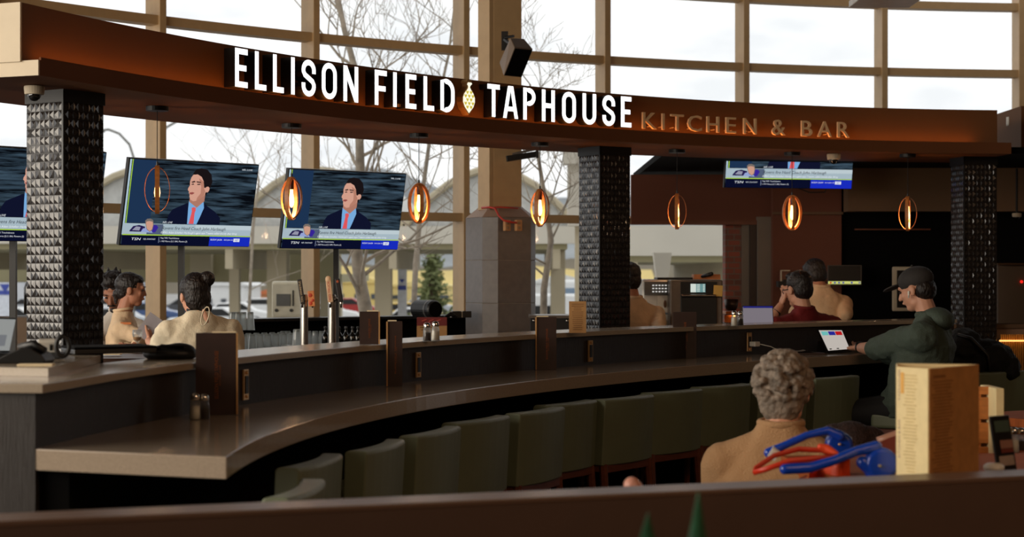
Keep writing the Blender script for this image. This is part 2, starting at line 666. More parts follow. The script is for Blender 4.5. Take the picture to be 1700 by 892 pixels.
def glyph(ch, W, H, s):
    """strokes as (path, closed) or ('poly', pts) of a narrow sign letter"""
    h = s / 2
    k = []
    if ch in 'ELFHTPD' or ch == 'I':
        pass
    if ch == 'I':
        return [('poly', [(0, 0), (s, 0), (s, H), (0, H)])]
    if ch == 'E':
        return [('poly', [(0, 0), (W, 0), (W, s), (s, s), (s, H / 2 - h), (W * .9, H / 2 - h), (W * .9, H / 2 + h), (s, H / 2 + h), (s, H - s), (W, H - s), (W, H), (0, H)])]
    if ch == 'F':
        return [('poly', [(0, 0), (s, 0), (s, H * .48 - h), (W * .9, H * .48 - h), (W * .9, H * .48 + h), (s, H * .48 + h), (s, H - s), (W, H - s), (W, H), (0, H)])]
    if ch == 'L':
        return [('poly', [(0, 0), (W, 0), (W, s), (s, s), (s, H), (0, H)])]
    if ch == 'T':
        return [('poly', [(W / 2 - h, 0), (W / 2 + h, 0), (W / 2 + h, H - s), (W, H - s), (W, H), (0, H), (0, H - s), (W / 2 - h, H - s)])]
    if ch == 'H':
        return [('poly', [(0, 0), (s, 0), (s, H / 2 - h), (W - s, H / 2 - h), (W - s, 0), (W, 0), (W, H), (W - s, H), (W - s, H / 2 + h), (s, H / 2 + h), (s, H), (0, H)])]
    if ch == 'N':
        return [('poly', [(0, 0), (s, 0), (s, H * .62), (W - s, 0), (W, 0), (W, H), (W - s, H), (W - s, H * .38), (s, H), (0, H)])]
    if ch == 'A':
        return [('poly', [(0, 0), (s, 0), (W * .5 - W * .26 + s * .2, H * .22), (W * .5 + W * .26 - s * .2, H * .22), (W - s, 0), (W, 0), (W * .5 + s * .75, H), (W * .5 - s * .75, H)]), ('hole', [(W * .5 - W * .21 + s * .25, H * .22 + s * .95), (W * .5 + W * .21 - s * .25, H * .22 + s * .95), (W * .5, H * .8)])]
    if ch == 'O':
        r = W / 2
        path = arc_pts(W / 2, H - r, r - h, r - h, 0, PI) + arc_pts(W / 2, r, r - h, r - h, PI, 2 * PI)
        return [('loop', path)]
    if ch == 'U':
        r = W / 2
        return [('path', [(h, H)] + arc_pts(W / 2, r, r - h, r - h, PI, 2 * PI) + [(W - h, H)])]
    if ch == 'D':
        r = W * .62
        return [('loop', [(h, h), (W - r, h)] + arc_pts(W - r, r, r - h, r - h, -PI / 2, 0, 8) + arc_pts(W - r, H - r, r - h, r - h, 0, PI / 2, 8) + [(W - r, H - h), (h, H - h)])]
    if ch == 'P':
        r = H * .27
        rr = W * .55
        return [('loop', [(h, H * .44 + h), (W - rr, H * .44 + h)] + arc_pts(W - rr, H * .44 + rr, rr - h, rr - h, -PI / 2, 0, 8) + arc_pts(W - rr, H - rr, rr - h, rr - h, 0, PI / 2, 8) + [(h, H - h)]), ('poly', [(0, 0), (s, 0), (s, H), (0, H)])]
    if ch == 'S':
        r = W / 2
        q = r - h
        top = arc_pts(W / 2, H - r, q, q, .12, PI, 12)
        bot = arc_pts(W / 2, r, q, q, 0, -PI - .12 + .0, 12)
        return [('path', [(W - h, H - r - .08 * H)] + top + [(h, H * .68), (h + .25 * q, H * .585), (W - h - .25 * q, H * .415), (W - h, H * .32)] + bot + [(h, r + .08 * H)])]


def letter_mesh(mbf, mbr, ch, W, H, s, O, U, V, N, depth):
    """face polygons into mbf, returns (side walls) into mbr"""
    for item in glyph(ch, W, H, s):
        kind, pts = item
        if kind == 'hole':
            continue
        if kind == 'poly':
            hole = [i[1] for i in glyph(ch, W, H, s) if i[0] == 'hole']
            face = [O + U * a + V * b for a, b in pts]
            if hole:
                # A: build as two legs and a bar
                hx = hole[0]
                quads = [[pts[0], pts[1], (W * .5, H * .86), pts[7]], [pts[5], pts[6], (W * .5, H * .86), pts[4]],
                         [pts[7], (W * .5, H * .86), pts[6]], [pts[2], pts[3], hx[1], hx[0]]]
                fx = [[(a, b) for a, b in q] for q in quads]
                for q in fx:
                    f = [O + U * a + V * b for a, b in q]
                    n_ = len(f)
                    mbf._add([p + N * .001 for p in f], [tuple(range(n_))])
                    bk = [p - N * depth for p in f]
                    mbr._add(f + bk, [tuple(range(n_)), tuple(range(n_, 2 * n_))] + [(i, (i + 1) % n_, n_ + (i + 1) % n_, n_ + i) for i in range(n_)])
                continue
            n_ = len(face)
            mbf._add([p + N * .001 for p in face], [tuple(range(n_))])
            bk = [p - N * depth for p in face]
            mbr._add(face + bk, [tuple(range(n_)), tuple(range(n_, 2 * n_))] + [(i, (i + 1) % n_, n_ + (i + 1) % n_, n_ + i) for i in range(n_)])
        else:
            closed = kind == 'loop'
            Ls, Rs = stroke_poly(pts, s, closed)
            n_ = len(pts)
            lf = [O + U * a + V * b for a, b in Ls]
            rf = [O + U * a + V * b for a, b in Rs]
            rng = range(n_ if closed else n_ - 1)
            mbf._add([p + N * .001 for p in lf + rf], [(i, (i + 1) % n_, n_ + (i + 1) % n_, n_ + i) for i in rng])
            lb = [p - N * depth for p in lf]
            rb = [p - N * depth for p in rf]
            vs = lf + rf + lb + rb
            fs = []
            for i in rng:
                j = (i + 1) % n_
                fs += [(i, j, n_ + j, n_ + i), (i, j, 2 * n_ + j, 2 * n_ + i), (n_ + i, n_ + j, 3 * n_ + j, 3 * n_ + i), (2 * n_ + i, 2 * n_ + j, 3 * n_ + j, 3 * n_ + i)]
            if not closed:
                for i in (0, n_ - 1):
                    fs.append((i, n_ + i, 3 * n_ + i, 2 * n_ + i))
            mbr._add(vs, fs)


SO = -.012           # letter faces stand this far out from the lower band's edge
LH = .208
LB = 2.602
ss = CAN.find(391, SO)
sign = thing('illuminated_sign', 'illuminated white channel letters reading ELLISON FIELD TAPHOUSE on the canopy', 'sign', CAN.off(ss, 0, LB))
spec = [('E', 390, 411), ('L', 423, 442), ('L', 453, 471), ('I', 483, 489.5), ('S', 500.5, 524), ('O', 534, 559), ('N', 570, 594.5),
        ('F', 622, 642), ('I', 652.5, 659), ('E', 673, 691), ('L', 703, 720.5), ('D', 731, 754.5),
        ('T', 809, 829.6), ('A', 835, 860), ('P', 868.5, 889), ('H', 899.5, 921), ('O', 933, 956), ('U', 967, 989.6), ('S', 1000, 1021), ('E', 1030.7, 1048)]
for ch, xa, xb in spec:
    ta, tb = CAN.find(xa, SO), CAN.find(xb, SO)
    A = CAN.off(ta, SO, LB); B = CAN.off(tb, SO, LB)
    U = (B - A); W = U.length; U.normalize()
    N = Vector((U.y, -U.x, 0))
    mf, mr = MB(), MB()
    letter_mesh(mf, mr, ch, W, LH, .031, A, U, Vector((0, 0, 1)), N, .075)
    L_ = mr.build('letter', M_black, sign, True)
    f_ = mf.build('letter_face', M_face, sign, True, recalc=False)
    f_.parent = L_
    f_['label'] = 'glowing white letter face'
# hop cone
ta, tb = CAN.find(771, SO), CAN.find(793, SO)
A = CAN.off(ta, SO, LB); B = CAN.off(tb, SO, LB)
U = (B - A); W = U.length; U.normalize(); N = Vector((U.y, -U.x, 0)); V = Vector((0, 0, 1))
hp = [(.5, 0), (.62, .07), (.85, .2), (.98, .36), (.98, .5), (.86, .64), (.66, .76), (.56, .84), (.62, .9), (.74, .95), (.7, 1.0), (.42, 1.0), (.34, .93), (.44, .88), (.44, .82), (.36, .76), (.14, .64), (.02, .5), (.02, .36), (.15, .2), (.38, .07)]
hp = [(a * W, b * .225) for a, b in hp]
hop = MB().prism(hp, A - N * .02, U, V, -N, .055).build('hop_cone', M_brass, sign, True)
hf = MB().prism([(W / 2 + (a - W / 2) * .9, .012 + b * .86) for a, b in hp], A - N * .019, U, V, N, .002).build('hop_face', emit('hop_glow', (255, 250, 225), 1.1), sign, True)
hf.parent = hop
mb = MB()
for r_, n_ in ((.24, 2), (.36, 3), (.48, 2), (.60, 3), (.72, 2)):
    for q in range(n_):
        cx = W * (.5 + (q - (n_ - 1) / 2) * .27)
        cy = .012 + r_ * .86 * .225 - .01
        mb.prism([(cx, cy - .012), (cx + .011, cy + .002), (cx + .009, cy + .012), (cx, cy + .006), (cx - .009, cy + .012), (cx - .011, cy + .002)], A - N * .016, U, V, N, .001)
hb = mb.build('hop_bract', emit('hop_gold', (222, 200, 70), .85), sign, True)
hb.parent = hop

# small grey lettering
M_tan = mat('bronze_letter', (236, 200, 154), 0.5, 0.0, 0.05)
q_ = CAN.find(662, SO)
MB().box(CAN.off(q_, SO + .004, LB + .012), (.022, .004, .016), R=Matrix((CAN.tan(q_), CAN.nor(q_), Vector((0, 0, 1)))).transposed()).build('orange_tag', mat('orange_tag_paper', (215, 140, 70), .6), sign, True)
ss = CAN.find(1065, -.05)
sub = thing('wall_lettering', 'small tan metal letters reading KITCHEN & BAR at the right of the canopy', 'sign', CAN.off(ss, 0, 2.6))
for ch, xa, xb in [('K', 1065, 1088), ('I', 1097.5, 1101), ('T', 1112, 1133), ('C', 1140, 1163), ('H', 1172, 1192), ('E', 1203.6, 1220), ('N', 1233, 1254), ('&', 1280, 1302), ('B', 1329, 1347), ('A', 1356, 1379), ('R', 1389, 1408.5)]:
    so = -.045
    ta, tb = CAN.find(xa, so), CAN.find(xb, so)
    A = CAN.off(ta, so, 2.603); B = CAN.off(tb, so, 2.603)
    U = (B - A); W = U.length; U.normalize(); N = Vector((U.y, -U.x, 0))
    mb = MB()
    text_bm(mb, ch, A, U, (0, 0, 1), N, W, .112, .018)
    mb.build('letter', M_tan, sub, True)
    mb = MB()
    for du in ((.3, .7) if ch != 'I' else (.5,)):
        mb.cyl(A + U * W * du + Vector((0, 0, .02)) - N * .05, A + U * W * du + Vector((0, 0, .02)), .003, 6)
    mb.build('standoff', M_tan, sub, True)

# ---------------------------------------------------------------- tiled pillars
def pillar(px_l, px_m, px_r, dm, z1, label):
    """square pillar; the near edge is at px_m, distance dm; faces span to px_l and px_r"""
    Mx = Vector(((px_m - 850) / F * dm, dm, 0))
    S_ = .262
    # rotation from the two face widths
    best = None
    for i in range(1, 90):
        th = math.radians(i)
        l = Mx + Vector((-math.cos(th), math.sin(th), 0)) * S_
        r = Mx + Vector((math.sin(th), math.cos(th), 0)) * S_
        e = abs(850 + F * l.x / l.y - px_l) + abs(850 + F * r.x / r.y - px_r)
        if best is None or e < best[0]:
            best = (e, th, l, r)
    _, th, l, r = best
    dl = (l - Mx).normalized(); dr = (r - Mx).normalized()
    c = Mx + dl * S_ / 2 + dr * S_ / 2
    t = thing('tiled_pillar', label, 'pillar', (c.x, c.y, 0))
    R = Matrix((-dl, dr, Vector((0, 0, 1)))).transposed()
    MB().box((c.x, c.y, z1 / 2), (S_ - .003, S_ - .003, z1), R=R).build('core', M_black, t, True)
    for D, Nn, nm in ((dl, -dr, 'tile_face'), (dr, -dl, 'tile_face')):
        mb = MB()
        ch = .0415
        nrow = int((z1 - .9) / ch)
        cw = S_ / 4
        rnd = random.Random(3 if D is dl else 4)
        for j in range(nrow):
            z = z1 - .06 - (j + 1) * ch
            for i in range(8):
                u0 = i * cw / 2 + .001; u1 = (i + 1) * cw / 2 - .001
                if i % 2 == 0: u0 += .001
                q = [Mx + D * u + Vector((0, 0, z + v)) - Nn * .0 for u, v in ((u0, .0015), (u1, .0015), (u1, ch - .0015), (u0, ch - .0015))]
                inner = i % 2          # apex leans to the tile's centre line
                s_ = .25 if inner else .75
                if (j + i // 2) % 2:
                    s_ = 1 - s_
                ap = Mx + D * (u0 + (u1 - u0) * s_) + Vector((0, 0, z + ch * .5)) + Nn * (.0042 + rnd.uniform(-.001, .001))
                mb._add(q + [ap], [(0, 1, 4), (1, 2, 4), (2, 3, 4), (3, 0, 4)])
        o = mb.build(nm, M_tile, t, True)
    MB().box((c.x, c.y, z1 - .03), (S_ + .012, S_ + .012, .06), R=R).build('collar', M_black, t, True)
    e = Vector((Mx.x, Mx.y, z1 / 2))
    MB().box(e, (.012, .012, z1), R=R).build('edge_trim', M_black, t, True)
    return t


pillar(45, 105, 171, 8.20, 2.5, 'black pyramid-tiled pillar at the left end beside the dome camera')
pillar(961, 996, 1048, 11.85, 2.5, 'black pyramid-tiled pillar in the middle beside the bar oven')
pillar(1578, 1601, 1656, 12.9, 2.5, 'black pyramid-tiled pillar at the right behind the man in a cap')

# ---------------------------------------------------------------- bar counter
TL0, TL1 = LED.find(71, 0), LED.L + .9
HL = 1.283
HC = 1.095
bar = thing('bar_counter', 'curved two-level bar with taupe stone counter and raised ledge', 'bar counter', (LED.at(TL0).x, LED.at(TL0).y, 0))
band(MB(), LED, TL0, TL1, -.30, 0, HL - .026, HL, 90).build('ledge_top', M_quartz2, bar, True, bevel=.003)
band(MB(), LED, TL0 + .02, TL1, -.26, -.03, 0, HL - .026, 90).build('backsplash', M_ribpanel, bar, True)
# counter slab from the backsplash to its own front curve
NS = 80
TC0, TC1 = CNT.find(376, 0), CNT.L + 1.1
top = []
for i in range(NS + 1):
    f_ = i / NS
    a = CNT.off(TC0 + (TC1 - TC0) * f_, 0)
    # matching inner point on the backsplash
    b = LED.off(TL0 + .03 + (TL1 - TL0 - .03) * (f_ ** .93), -.06)
    top.append((a, b))
vs = []
for a, b in top:
    for q, z in ((a, HC - .062), (a, HC), (b, HC), (b, HC - .062)):
        vs.append(Vector((q.x, q.y, z)))
fs = [(0, 1, 2, 3), tuple(4 * NS + k for k in (3, 2, 1, 0))]
for i in range(NS):
    for k in range(4):
        fs.append((4 * i + k, 4 * i + (k + 1) % 4, 4 * i + 4 + (k + 1) % 4, 4 * i + 4 + k))
mb = MB()
mb._add(vs, fs)
mb.build('counter_top', M_quartz, bar, True, bevel=.003)
band(MB(), LED, TL0 + .05, TL1, -.05, .06, 0, HC - .062, 90).build('front_panel', M_blackmatte, bar, True)
# end pier and ledge return to the left
C0 = LED.at(TL0)
tl = (PZ(0, 638.6, HL) - PZ(71, 640, HL)).normalized()
nb = Vector((-tl.y, tl.x, 0))
if nb.y < 0: nb = -nb


def slab(mb, poly, z0, z1):
    n_ = len(poly)
    mb._add([Vector((p.x, p.y, z0)) for p in poly] + [Vector((p.x, p.y, z1)) for p in poly], [tuple(range(n_)), tuple(range(n_, 2 * n_))] + [(i, (i + 1) % n_, n_ + (i + 1) % n_, n_ + i) for i in range(n_)])
    return mb


c0 = Vector((C0.x, C0.y, 0))
slab(MB(), [LED.off(TL0 + .02, -.03) + tl * .0, LED.off(TL0 + .02, -.03) + tl * 1.25, LED.off(TL0 + .10, -.03) + tl * 1.25, LED.off(TL0 + .10, -.03)], 0, HL - .026).build('end_pier', M_pier, bar, True)
slab(MB(), [c0, c0 + tl * 1.3, LED.off(TL0 + .66, 0) + tl * 1.3, LED.off(TL0 + .66, -.005)], HL - .026, HL + .0005).build('ledge_return', M_quartz2, bar, True, bevel=.002)
# raised service shelf behind the left end
S0 = PZ(80, 626, HL)
cc = Vector((S0.x, S0.y, 0)) + tl * .55 + nb * .30
mb = MB()
q0 = Vector((S0.x, S0.y, 0))
tA = LED.find(171, -.30)
q1 = LED.off(tA, -.31)
poly = [q0, q1, q1 + Vector((-.9, .25, 0)), q0 + tl * 1.2 + nb * .9, q0 + tl * 1.2]
n_ = len(poly)
mb._add([Vector((p.x, p.y, HL + .001)) for p in poly] + [Vector((p.x, p.y, HL + .027)) for p in poly], [tuple(range(n_)), tuple(range(n_, 2 * n_))] + [(i, (i + 1) % n_, n_ + (i + 1) % n_, n_ + i) for i in range(n_)])
tag(mb.build('service_shelf', M_quartz2), 'flat stone shelf board at the left end under the register', 'shelf')
SHZ = HL + .027

# power outlets on the backsplash
def outlet(px, yc, label):
    t_ = LED.find(px, -.028)
    q = LED.off(t_, -.028)
    z = CZ - (yc - HY) / F * q.y
    U = LED.tan(t_); N = LED.nor(t_)
    R = Matrix((U, N, Vector((0, 0, 1)))).transposed()
    t = thing('power_outlet', label, 'outlet', (q.x, q.y, z - .058))
    MB().box(Vector((q.x, q.y, z)) + N * .004, (.045, .008, .118), R=R).build('cover_plate', M_brass, t, True, bevel=.002)
    MB().box(Vector((q.x, q.y, z)) + N * .0095, (.024, .004, .068), R=R).build('socket', M_black, t, True)
    for dz in (-.046, .046):
        MB().ell(Vector((q.x, q.y, z + dz)) + N * .010, .006).build('screw', M_brass, t, True, smooth=True)
    return Vector((q.x, q.y, z)), U, N


outlet(406, 639, 'brass power outlet on the bar backsplash nearest the left')
outlet(693, 606, 'brass power outlet on the bar backsplash between the two middle menus')
outlet(979, 583, 'brass power outlet on the bar backsplash right of the third upright menu')
OQ, OU, ON = outlet(1243, 568, 'outlet on the bar backsplash with a white charger plugged in')
t = thing('phone_charger', 'white phone charger with its cable running along the counter', 'charger', OQ + ON * .012 - Vector((0, 0, .02)))
R = Matrix((OU, ON, Vector((0, 0, 1)))).transposed()
MB().box(OQ + ON * .035 + Vector((0, 0, -.012)) + OU * .015, (.05, .046, .03), R=R).build('plug', M_white, t, True, bevel=.004)
cq = CNT.at(CNT.find(1300, 0))
pp = [OQ + ON * .05 + OU * .04 + Vector((0, 0, -.012)), OQ + ON * .08 + OU * .12 + Vector((0, 0, -.03)), OQ + ON * .11 + OU * .2 + Vector((0, 0, -.07))]
e_ = OQ + ON * .14 + OU * .3; e_.z = HC + .004
pp += [e_, e_ + OU * .15 + Vector((.0, 0, 0))]
MB().tube(pp, .003, 6).build('cable', M_white, t, True, smooth=True)

# ---------------------------------------------------------------- upright menus
def menu(x0, x1, yb, yt, d, label, spread=.35, mirror=False, gold=True, edge=True):
    """folded menu standing upright; front cover seen between columns x0..x1"""
    zb = P(x0, yb, d).z
    zb = HC if abs(zb - HC) < .02 else HL
    h = (yb - yt) / F * d
    d = d - .10
    A = P(x0, yb, d); A.z = zb + .001
    W = (x1 - x0) / F * d
    t = thing('menu', label, 'menu', (A.x, A.y, A.z))
    U = Vector((1, 0.12, 0)).normalized()
    N = Vector((U.y, -U.x, 0))
    MB().box(A + U * W / 2 + Vector((0, 0, h / 2)), (W, .004, h), R=Matrix((U, N, Vector((0, 0, 1)))).transposed()).build('front_cover', M_menu, t, True)
    s = -1 if mirror else 1
    ex = A + U * (0 if mirror else W)
    U2 = Vector((-s * 1.0, .22 + spread * .3, 0)).normalized()
    N2 = Vector((U2.y, -U2.x, 0))
    MB().box(ex + U2 * W * .45 + Vector((0, 0, h / 2)), (W * .9, .004, h), R=Matrix((U2, N2, Vector((0, 0, 1)))).transposed()).build('back_cover', M_menu, t, True)
    if edge:
        MB().box(ex + N * .003 + U * (.004 * s) + Vector((0, 0, h / 2)), (.006, .012, h * .99), R=Matrix((U, N, Vector((0, 0, 1)))).transposed()).build('page', M_kraft, t, True)
        MB().box(ex - U * (s * W * .3) - N * .006 + Vector((0, 0, h + .002)), (W * .6, .008, .006), R=Matrix((U, N, Vector((0, 0, 1)))).transposed()).build('page_edge', M_paper, t, True)
    if gold:
        mb = MB()
        Up = Vector((0, 0, 1))
        text_bm(mb, 'ELLISON FIELD TAPHOUSE', A + U * (W * .56) + N * .003 + Up * h * .2, Up, -U, N, h * .58, W * .09)
        mb.build('cover_title', M_goldfoil, t, True, recalc=False)
        mb = MB()
        text_bm(mb, 'KITCHEN & BAR', A + U * (W * .62) + N * .003 + Up * h * .36, Up, -U, N, h * .25, W * .035)
        mb.build('cover_subtitle', M_goldfoil, t, True, recalc=False)
    return t


def at_counter(x, y):
    return F * (CZ - HC) / (y - HY)


def at_ledge(x, y):
    return F * (CZ - HL) / (y - HY)


menu(325, 391, 686, 552, at_counter(0, 686), 'dark brown menu standing upright on the counter at the left beside the shakers', spread=.1)
menu(644, 668, 640, 533, at_counter(0, 640), 'dark brown menu standing on the counter second from the left', spread=.2, mirror=True, gold=True)
menu(891, 924, 613, 526, at_counter(0, 613), 'dark brown menu standing on the counter in front of the middle pillar', spread=.2, mirror=True)
menu(1117, 1157, 594, 518, at_counter(0, 594), 'dark brown menu standing on the counter in front of the oven', spread=.15, edge=False)
menu(597, 628, 571, 517, at_ledge(0, 571), 'small brown menu with copper page edge standing on the raised ledge', spread=.05)
# kraft menu near the middle pillar
d_ = at_ledge(0, 553)
A = P(945, 553, d_)
t = thing('menu', 'tan kraft menu card standing on the ledge left of the middle pillar', 'menu', A)
MB().box(A + Vector((.045, 0, .085)), (.092, .005, .17)).build('page', M_kraft, t, True)
mb = MB()
rr = random.Random(2)
for i in range(14):
    mb.box(A + Vector((.045, -.0035, .155 - i * .0105)), (.05 + rr.uniform(-.01, .015), .001, .003))
mb.build('printed_lines', mat('brown_ink', (120, 80, 45), .8), t, True)

# ---------------------------------------------------------------- shakers
def shaker_proto(name, fill, label, loc):
    t = thing(name, label, 'shaker', loc)
    MB().lathe([(.0, 0), (.019, 0), (.02, .004), (.018, .05), (.014, .066)], n=12).build('jar', M_glass, t, smooth=True)
    MB().lathe([(.0, .003), (.017, .003), (.0165, .045 if fill else .04), (.0, .046)], n=12).build('filling', mat('salt', (235, 228, 215), .9) if fill else mat('pepper', (60, 48, 40), .9), t, smooth=True)
    MB().lathe([(.0155, .064), (.0165, .068), (.0165, .078), (.012, .086), (.0, .089)], n=12).build('lid', M_chrome, t, smooth=True)
    return t


s1 = shaker_proto('salt_shaker', True, 'glass salt shaker with metal lid at the left beside the upright menu', PZ(324, 697, HC))
s1.scale = (1.0, 1.0, 1.05)
s2 = shaker_proto('pepper_shaker', False, 'glass pepper shaker behind the left salt shaker beside the menu', PZ(339, 696, HC))
for (x, y, z), lab in (((723, 566, HL), 'salt shaker on the ledge in front of the red poster'), ((1544 - 112, 578, HC), 'salt shaker on the counter behind the tablet'),):
    dup(s1, PZ(x, y, z), label=lab)
for (x, y, z), lab in (((709, 567, HL), 'pepper shaker on the ledge in front of the red poster'), ((1417, 575, HC), 'pepper shaker on the counter between tablet and salt shaker')):
    dup(s2, PZ(x, y, z), label=lab)
dup(s1, PZ(1219, 541.5, HL), label='left small shaker on the ledge beside the laptop')
dup(s2, PZ(1229, 541, HL), label='right small shaker on the ledge touching the laptop')
dup(s1, P(1683, 752, 6.1), label='salt shaker on the wooden table at the right edge')
dup(s2, P(1695, 750, 6.25), label='pepper shaker on the wooden table at the right edge')

# ---------------------------------------------------------------- bar stools
def make_stool():
    t = thing('bar_stool', 'x', 'bar stool')
    # back: padded slightly curved slab; local +y faces the bar, the back stands at y=0
    W, Hh, Z0, Z1, TH = .45, .33, .66, .985, .075
    n = 8
    g = []
    mb = MB()
    vs = []
    for i in range(n + 1):
        u = -1 + 2 * i / n
        yb = -.03 * (1 - u * u)           # bows outwards in the middle
        for z, y in ((Z0, yb), (Z1 - .008, yb - .018), (Z1, yb - .008), (Z1, yb + TH - .02), (Z1 - .01, yb + TH - .01), (Z0, yb + TH)):
            vs.append((u * W / 2, y, z))
    m_ = 6
    fs = [tuple(range(m_)), tuple(n * m_ + k for k in reversed(range(m_)))]
    for i in range(n):
        for k_ in range(m_):
            fs.append((i * m_ + k_, i * m_ + (k_ + 1) % m_, (i + 1) * m_ + (k_ + 1) % m_, (i + 1) * m_ + k_))
    mb._add([Vector(v) for v in vs], fs)
    mb.build('backrest', M_green, t, bevel=.009, smooth=False, seg=3)
    MB().box((0, .25, .72), (.44, .42, .09)).build('seat', M_green, t, bevel=.02, seg=3)
    MB().box((0, .01, .645), (.42, .035, .045)).box((0, .43, .65), (.42, .03, .045)).box((-.2, .22, .65), (.03, .42, .045)).box((.2, .22, .65), (.03, .42, .045)).build('seat_frame', M_redwood, t, bevel=.003)
    for sx in (-1, 1):
        for yy, dy in ((.01, -.05), (.42, .03)):
            MB().tube([(sx * .2, yy, .66), (sx * .215, yy + dy, .0)], [.022, .015], 8).build('leg', M_redwood, t)
    MB().cyl((-.205, .44, .27), (.205, .44, .27), .012).cyl((-.205, -.02, .2), (.205, -.02, .2), .01).build('footrest', M_redwood, t)
    return t


stool = make_stool()
bk = [((-.627, 4.62), (-.577, 5.08), 'sage green bar stool nearest the camera at the counter end'),
      ((-.687, 5.36), (-.600, 5.76), 'sage green bar stool second from the left behind the nearest one'),
      ((-.52, 5.85), (-.415, 6.28), 'sage green bar stool third from the left under the counter curve'),
      ((-.375, 6.40), (-.22, 6.83), 'sage green bar stool fourth from the left below the second menu'),
      ((-.236, 6.95), (-.0235, 7.34), 'sage green bar stool fifth from the left'),
      ((.02, 7.42), (.233, 7.82), 'sage green bar stool sixth from the left below the third menu'),
      ((.165, 7.90), (.39, 8.23), 'sage green bar stool seventh from the left partly overlapped by its neighbour'),
      ((.444, 8.25), (.71, 8.60), 'sage green bar stool eighth from the left'),
      ((.72, 8.72), (1.00, 9.03), 'sage green bar stool ninth from the left below the fourth menu'),
      ((1.02, 9.16), (1.32, 9.46), 'sage green bar stool tenth from the left beside the beige sweater'),
      ((1.39, 9.55), (1.71, 9.85), 'sage green bar stool mostly hidden behind the grey haired head'),
      ((1.77, 9.92), (2.10, 10.24), 'sage green bar stool empty beside the man in a hoodie'),
      ((2.56, 9.90), (2.75, 10.31), 'sage green bar stool on which the man in a hoodie sits'),
      ((2.70, 10.42), (3.09, 10.60), 'sage green bar stool right of the man under the black coat'),
      ((3.12, 10.70), (3.5, 10.85), 'sage green bar stool furthest right behind the wooden table')]
for i, (a, b, lab) in enumerate(bk):
    a = Vector(a + (0,)); b = Vector(b + (0,))
    c = (a + b) / 2
    U = (b - a).normalized()
    rz = math.atan2(U.y, U.x)
    o = stool if i == 0 else dup(stool)
    o.location = (c.x, c.y, 0)
    o.rotation_euler = (0, 0, rz)
    o['label'] = lab
    o['group'] = 'sage green stools along the bar'
# ---------------------------------------------------------------- pendant lamps
M_bulb = emit('bulb_glow', (1.0, .55, .20), 6.0, raw=True)
M_cord = mat('black_cord', (12, 11, 11), .6)


def make_pendant(ang, loc, label):
    t = thing('pendant_lamp', label, 'pendant lamp', loc)          # loc = centre of the hoops
    ang = ang - math.atan2(loc[0], loc[1])
    for k_, a in enumerate((ang, ang + PI / 2)):
        U = Vector((math.cos(a), math.sin(a), 0)); N = Vector((-U.y, U.x, 0))
        mb = MB()
        n = 40
        sc = 1.0 if k_ == 0 else .93
        g = []
        for i in range(n):
            th = 2 * PI * i / n
            c_, s_ = math.cos(th), math.sin(th)
            row = []
            for (rr, w_) in ((1.0, -.5), (1.0, .5), (0, .5), (0, -.5)):
                th_ = 0 if rr == 1 else (.017 if k_ == 0 else .003)
                row.append(U * ((.0725 * sc - th_) * c_) + Vector((0, 0, (.131 * sc - th_) * s_)) + N * (.024 * w_))
            g.append(row)
        vs = [p for r in g for p in r]
        fs = [(4 * i + q, 4 * i + (q + 1) % 4, 4 * ((i + 1) % n) + (q + 1) % 4, 4 * ((i + 1) % n) + q) for i in range(n) for q in range(4)]
        mb._add(vs, fs)
        mb.build('wooden_hoop', M_oak, t, smooth=False)
    MB().lathe([(.0, .125), (.012, .125), (.014, .11), (.014, .055), (.0, .05)], n=14).build('lamp_socket', mat('dark_copper_socket', (60, 30, 20), .35, .5), t)
    MB().lathe([(.0, -.055), (.006, -.052), (.013, -.04), (.0165, -.018), (.015, .0), (.010, .03), (.009, .055), (.0, .056)], n=14).build('bulb', M_bulb, t, smooth=True)
    MB().cyl((0, 0, .125), (0, 0, 2.49 - loc[2]), .0022, 6).build('cord', M_cord, t)
    MB().cyl((0, 0, .13), (0, 0, .15), .006, 8).build('cord_grip', M_black, t)
    MB().lathe([(.0, 2.476 - loc[2]), (.06, 2.476 - loc[2]), (.06, 2.50 - loc[2]), (.0, 2.50 - loc[2])], n=24).build('canopy_plate', M_black, t)
    l = bpy.data.lights.new('bulb_light', 'POINT')
    l.energy = 3.2
    l.color = (1.0, .62, .34)
    l.shadow_soft_size = .03
    lo = bpy.data.objects.new('bulb_light', l)
    COL.objects.link(lo)
    lo.parent = t
    lo.location = (0, 0, -.08)
    return t


for x, yc, ang, lab in ((261, 177, 90, 'oval wooden pendant lamp in front of the left television'),
                        (484, 206, 64, 'oval wooden pendant lamp at the left edge of the second television'),
                        (695.5, 222, 17, 'oval wooden pendant lamp between the second television and the column'),
                        (896.5, 237, 66, 'oval wooden pendant lamp right of the grey tiled column'),
                        (1124, 248.6, 86, 'oval wooden pendant lamp above the oven'),
                        (1315, 253, 16, 'oval wooden pendant lamp under the right television'),
                        (1507, 256, 84, 'oval wooden pendant lamp furthest right above the man in a cap')):
    p_ = (HY - yc) / .9
    make_pendant(math.radians(ang), (((x - 850) / p_), F / p_, 2.053), lab)


# ---------------------------------------------------------------- televisions
def poly_area_ok(pts):
    return pts


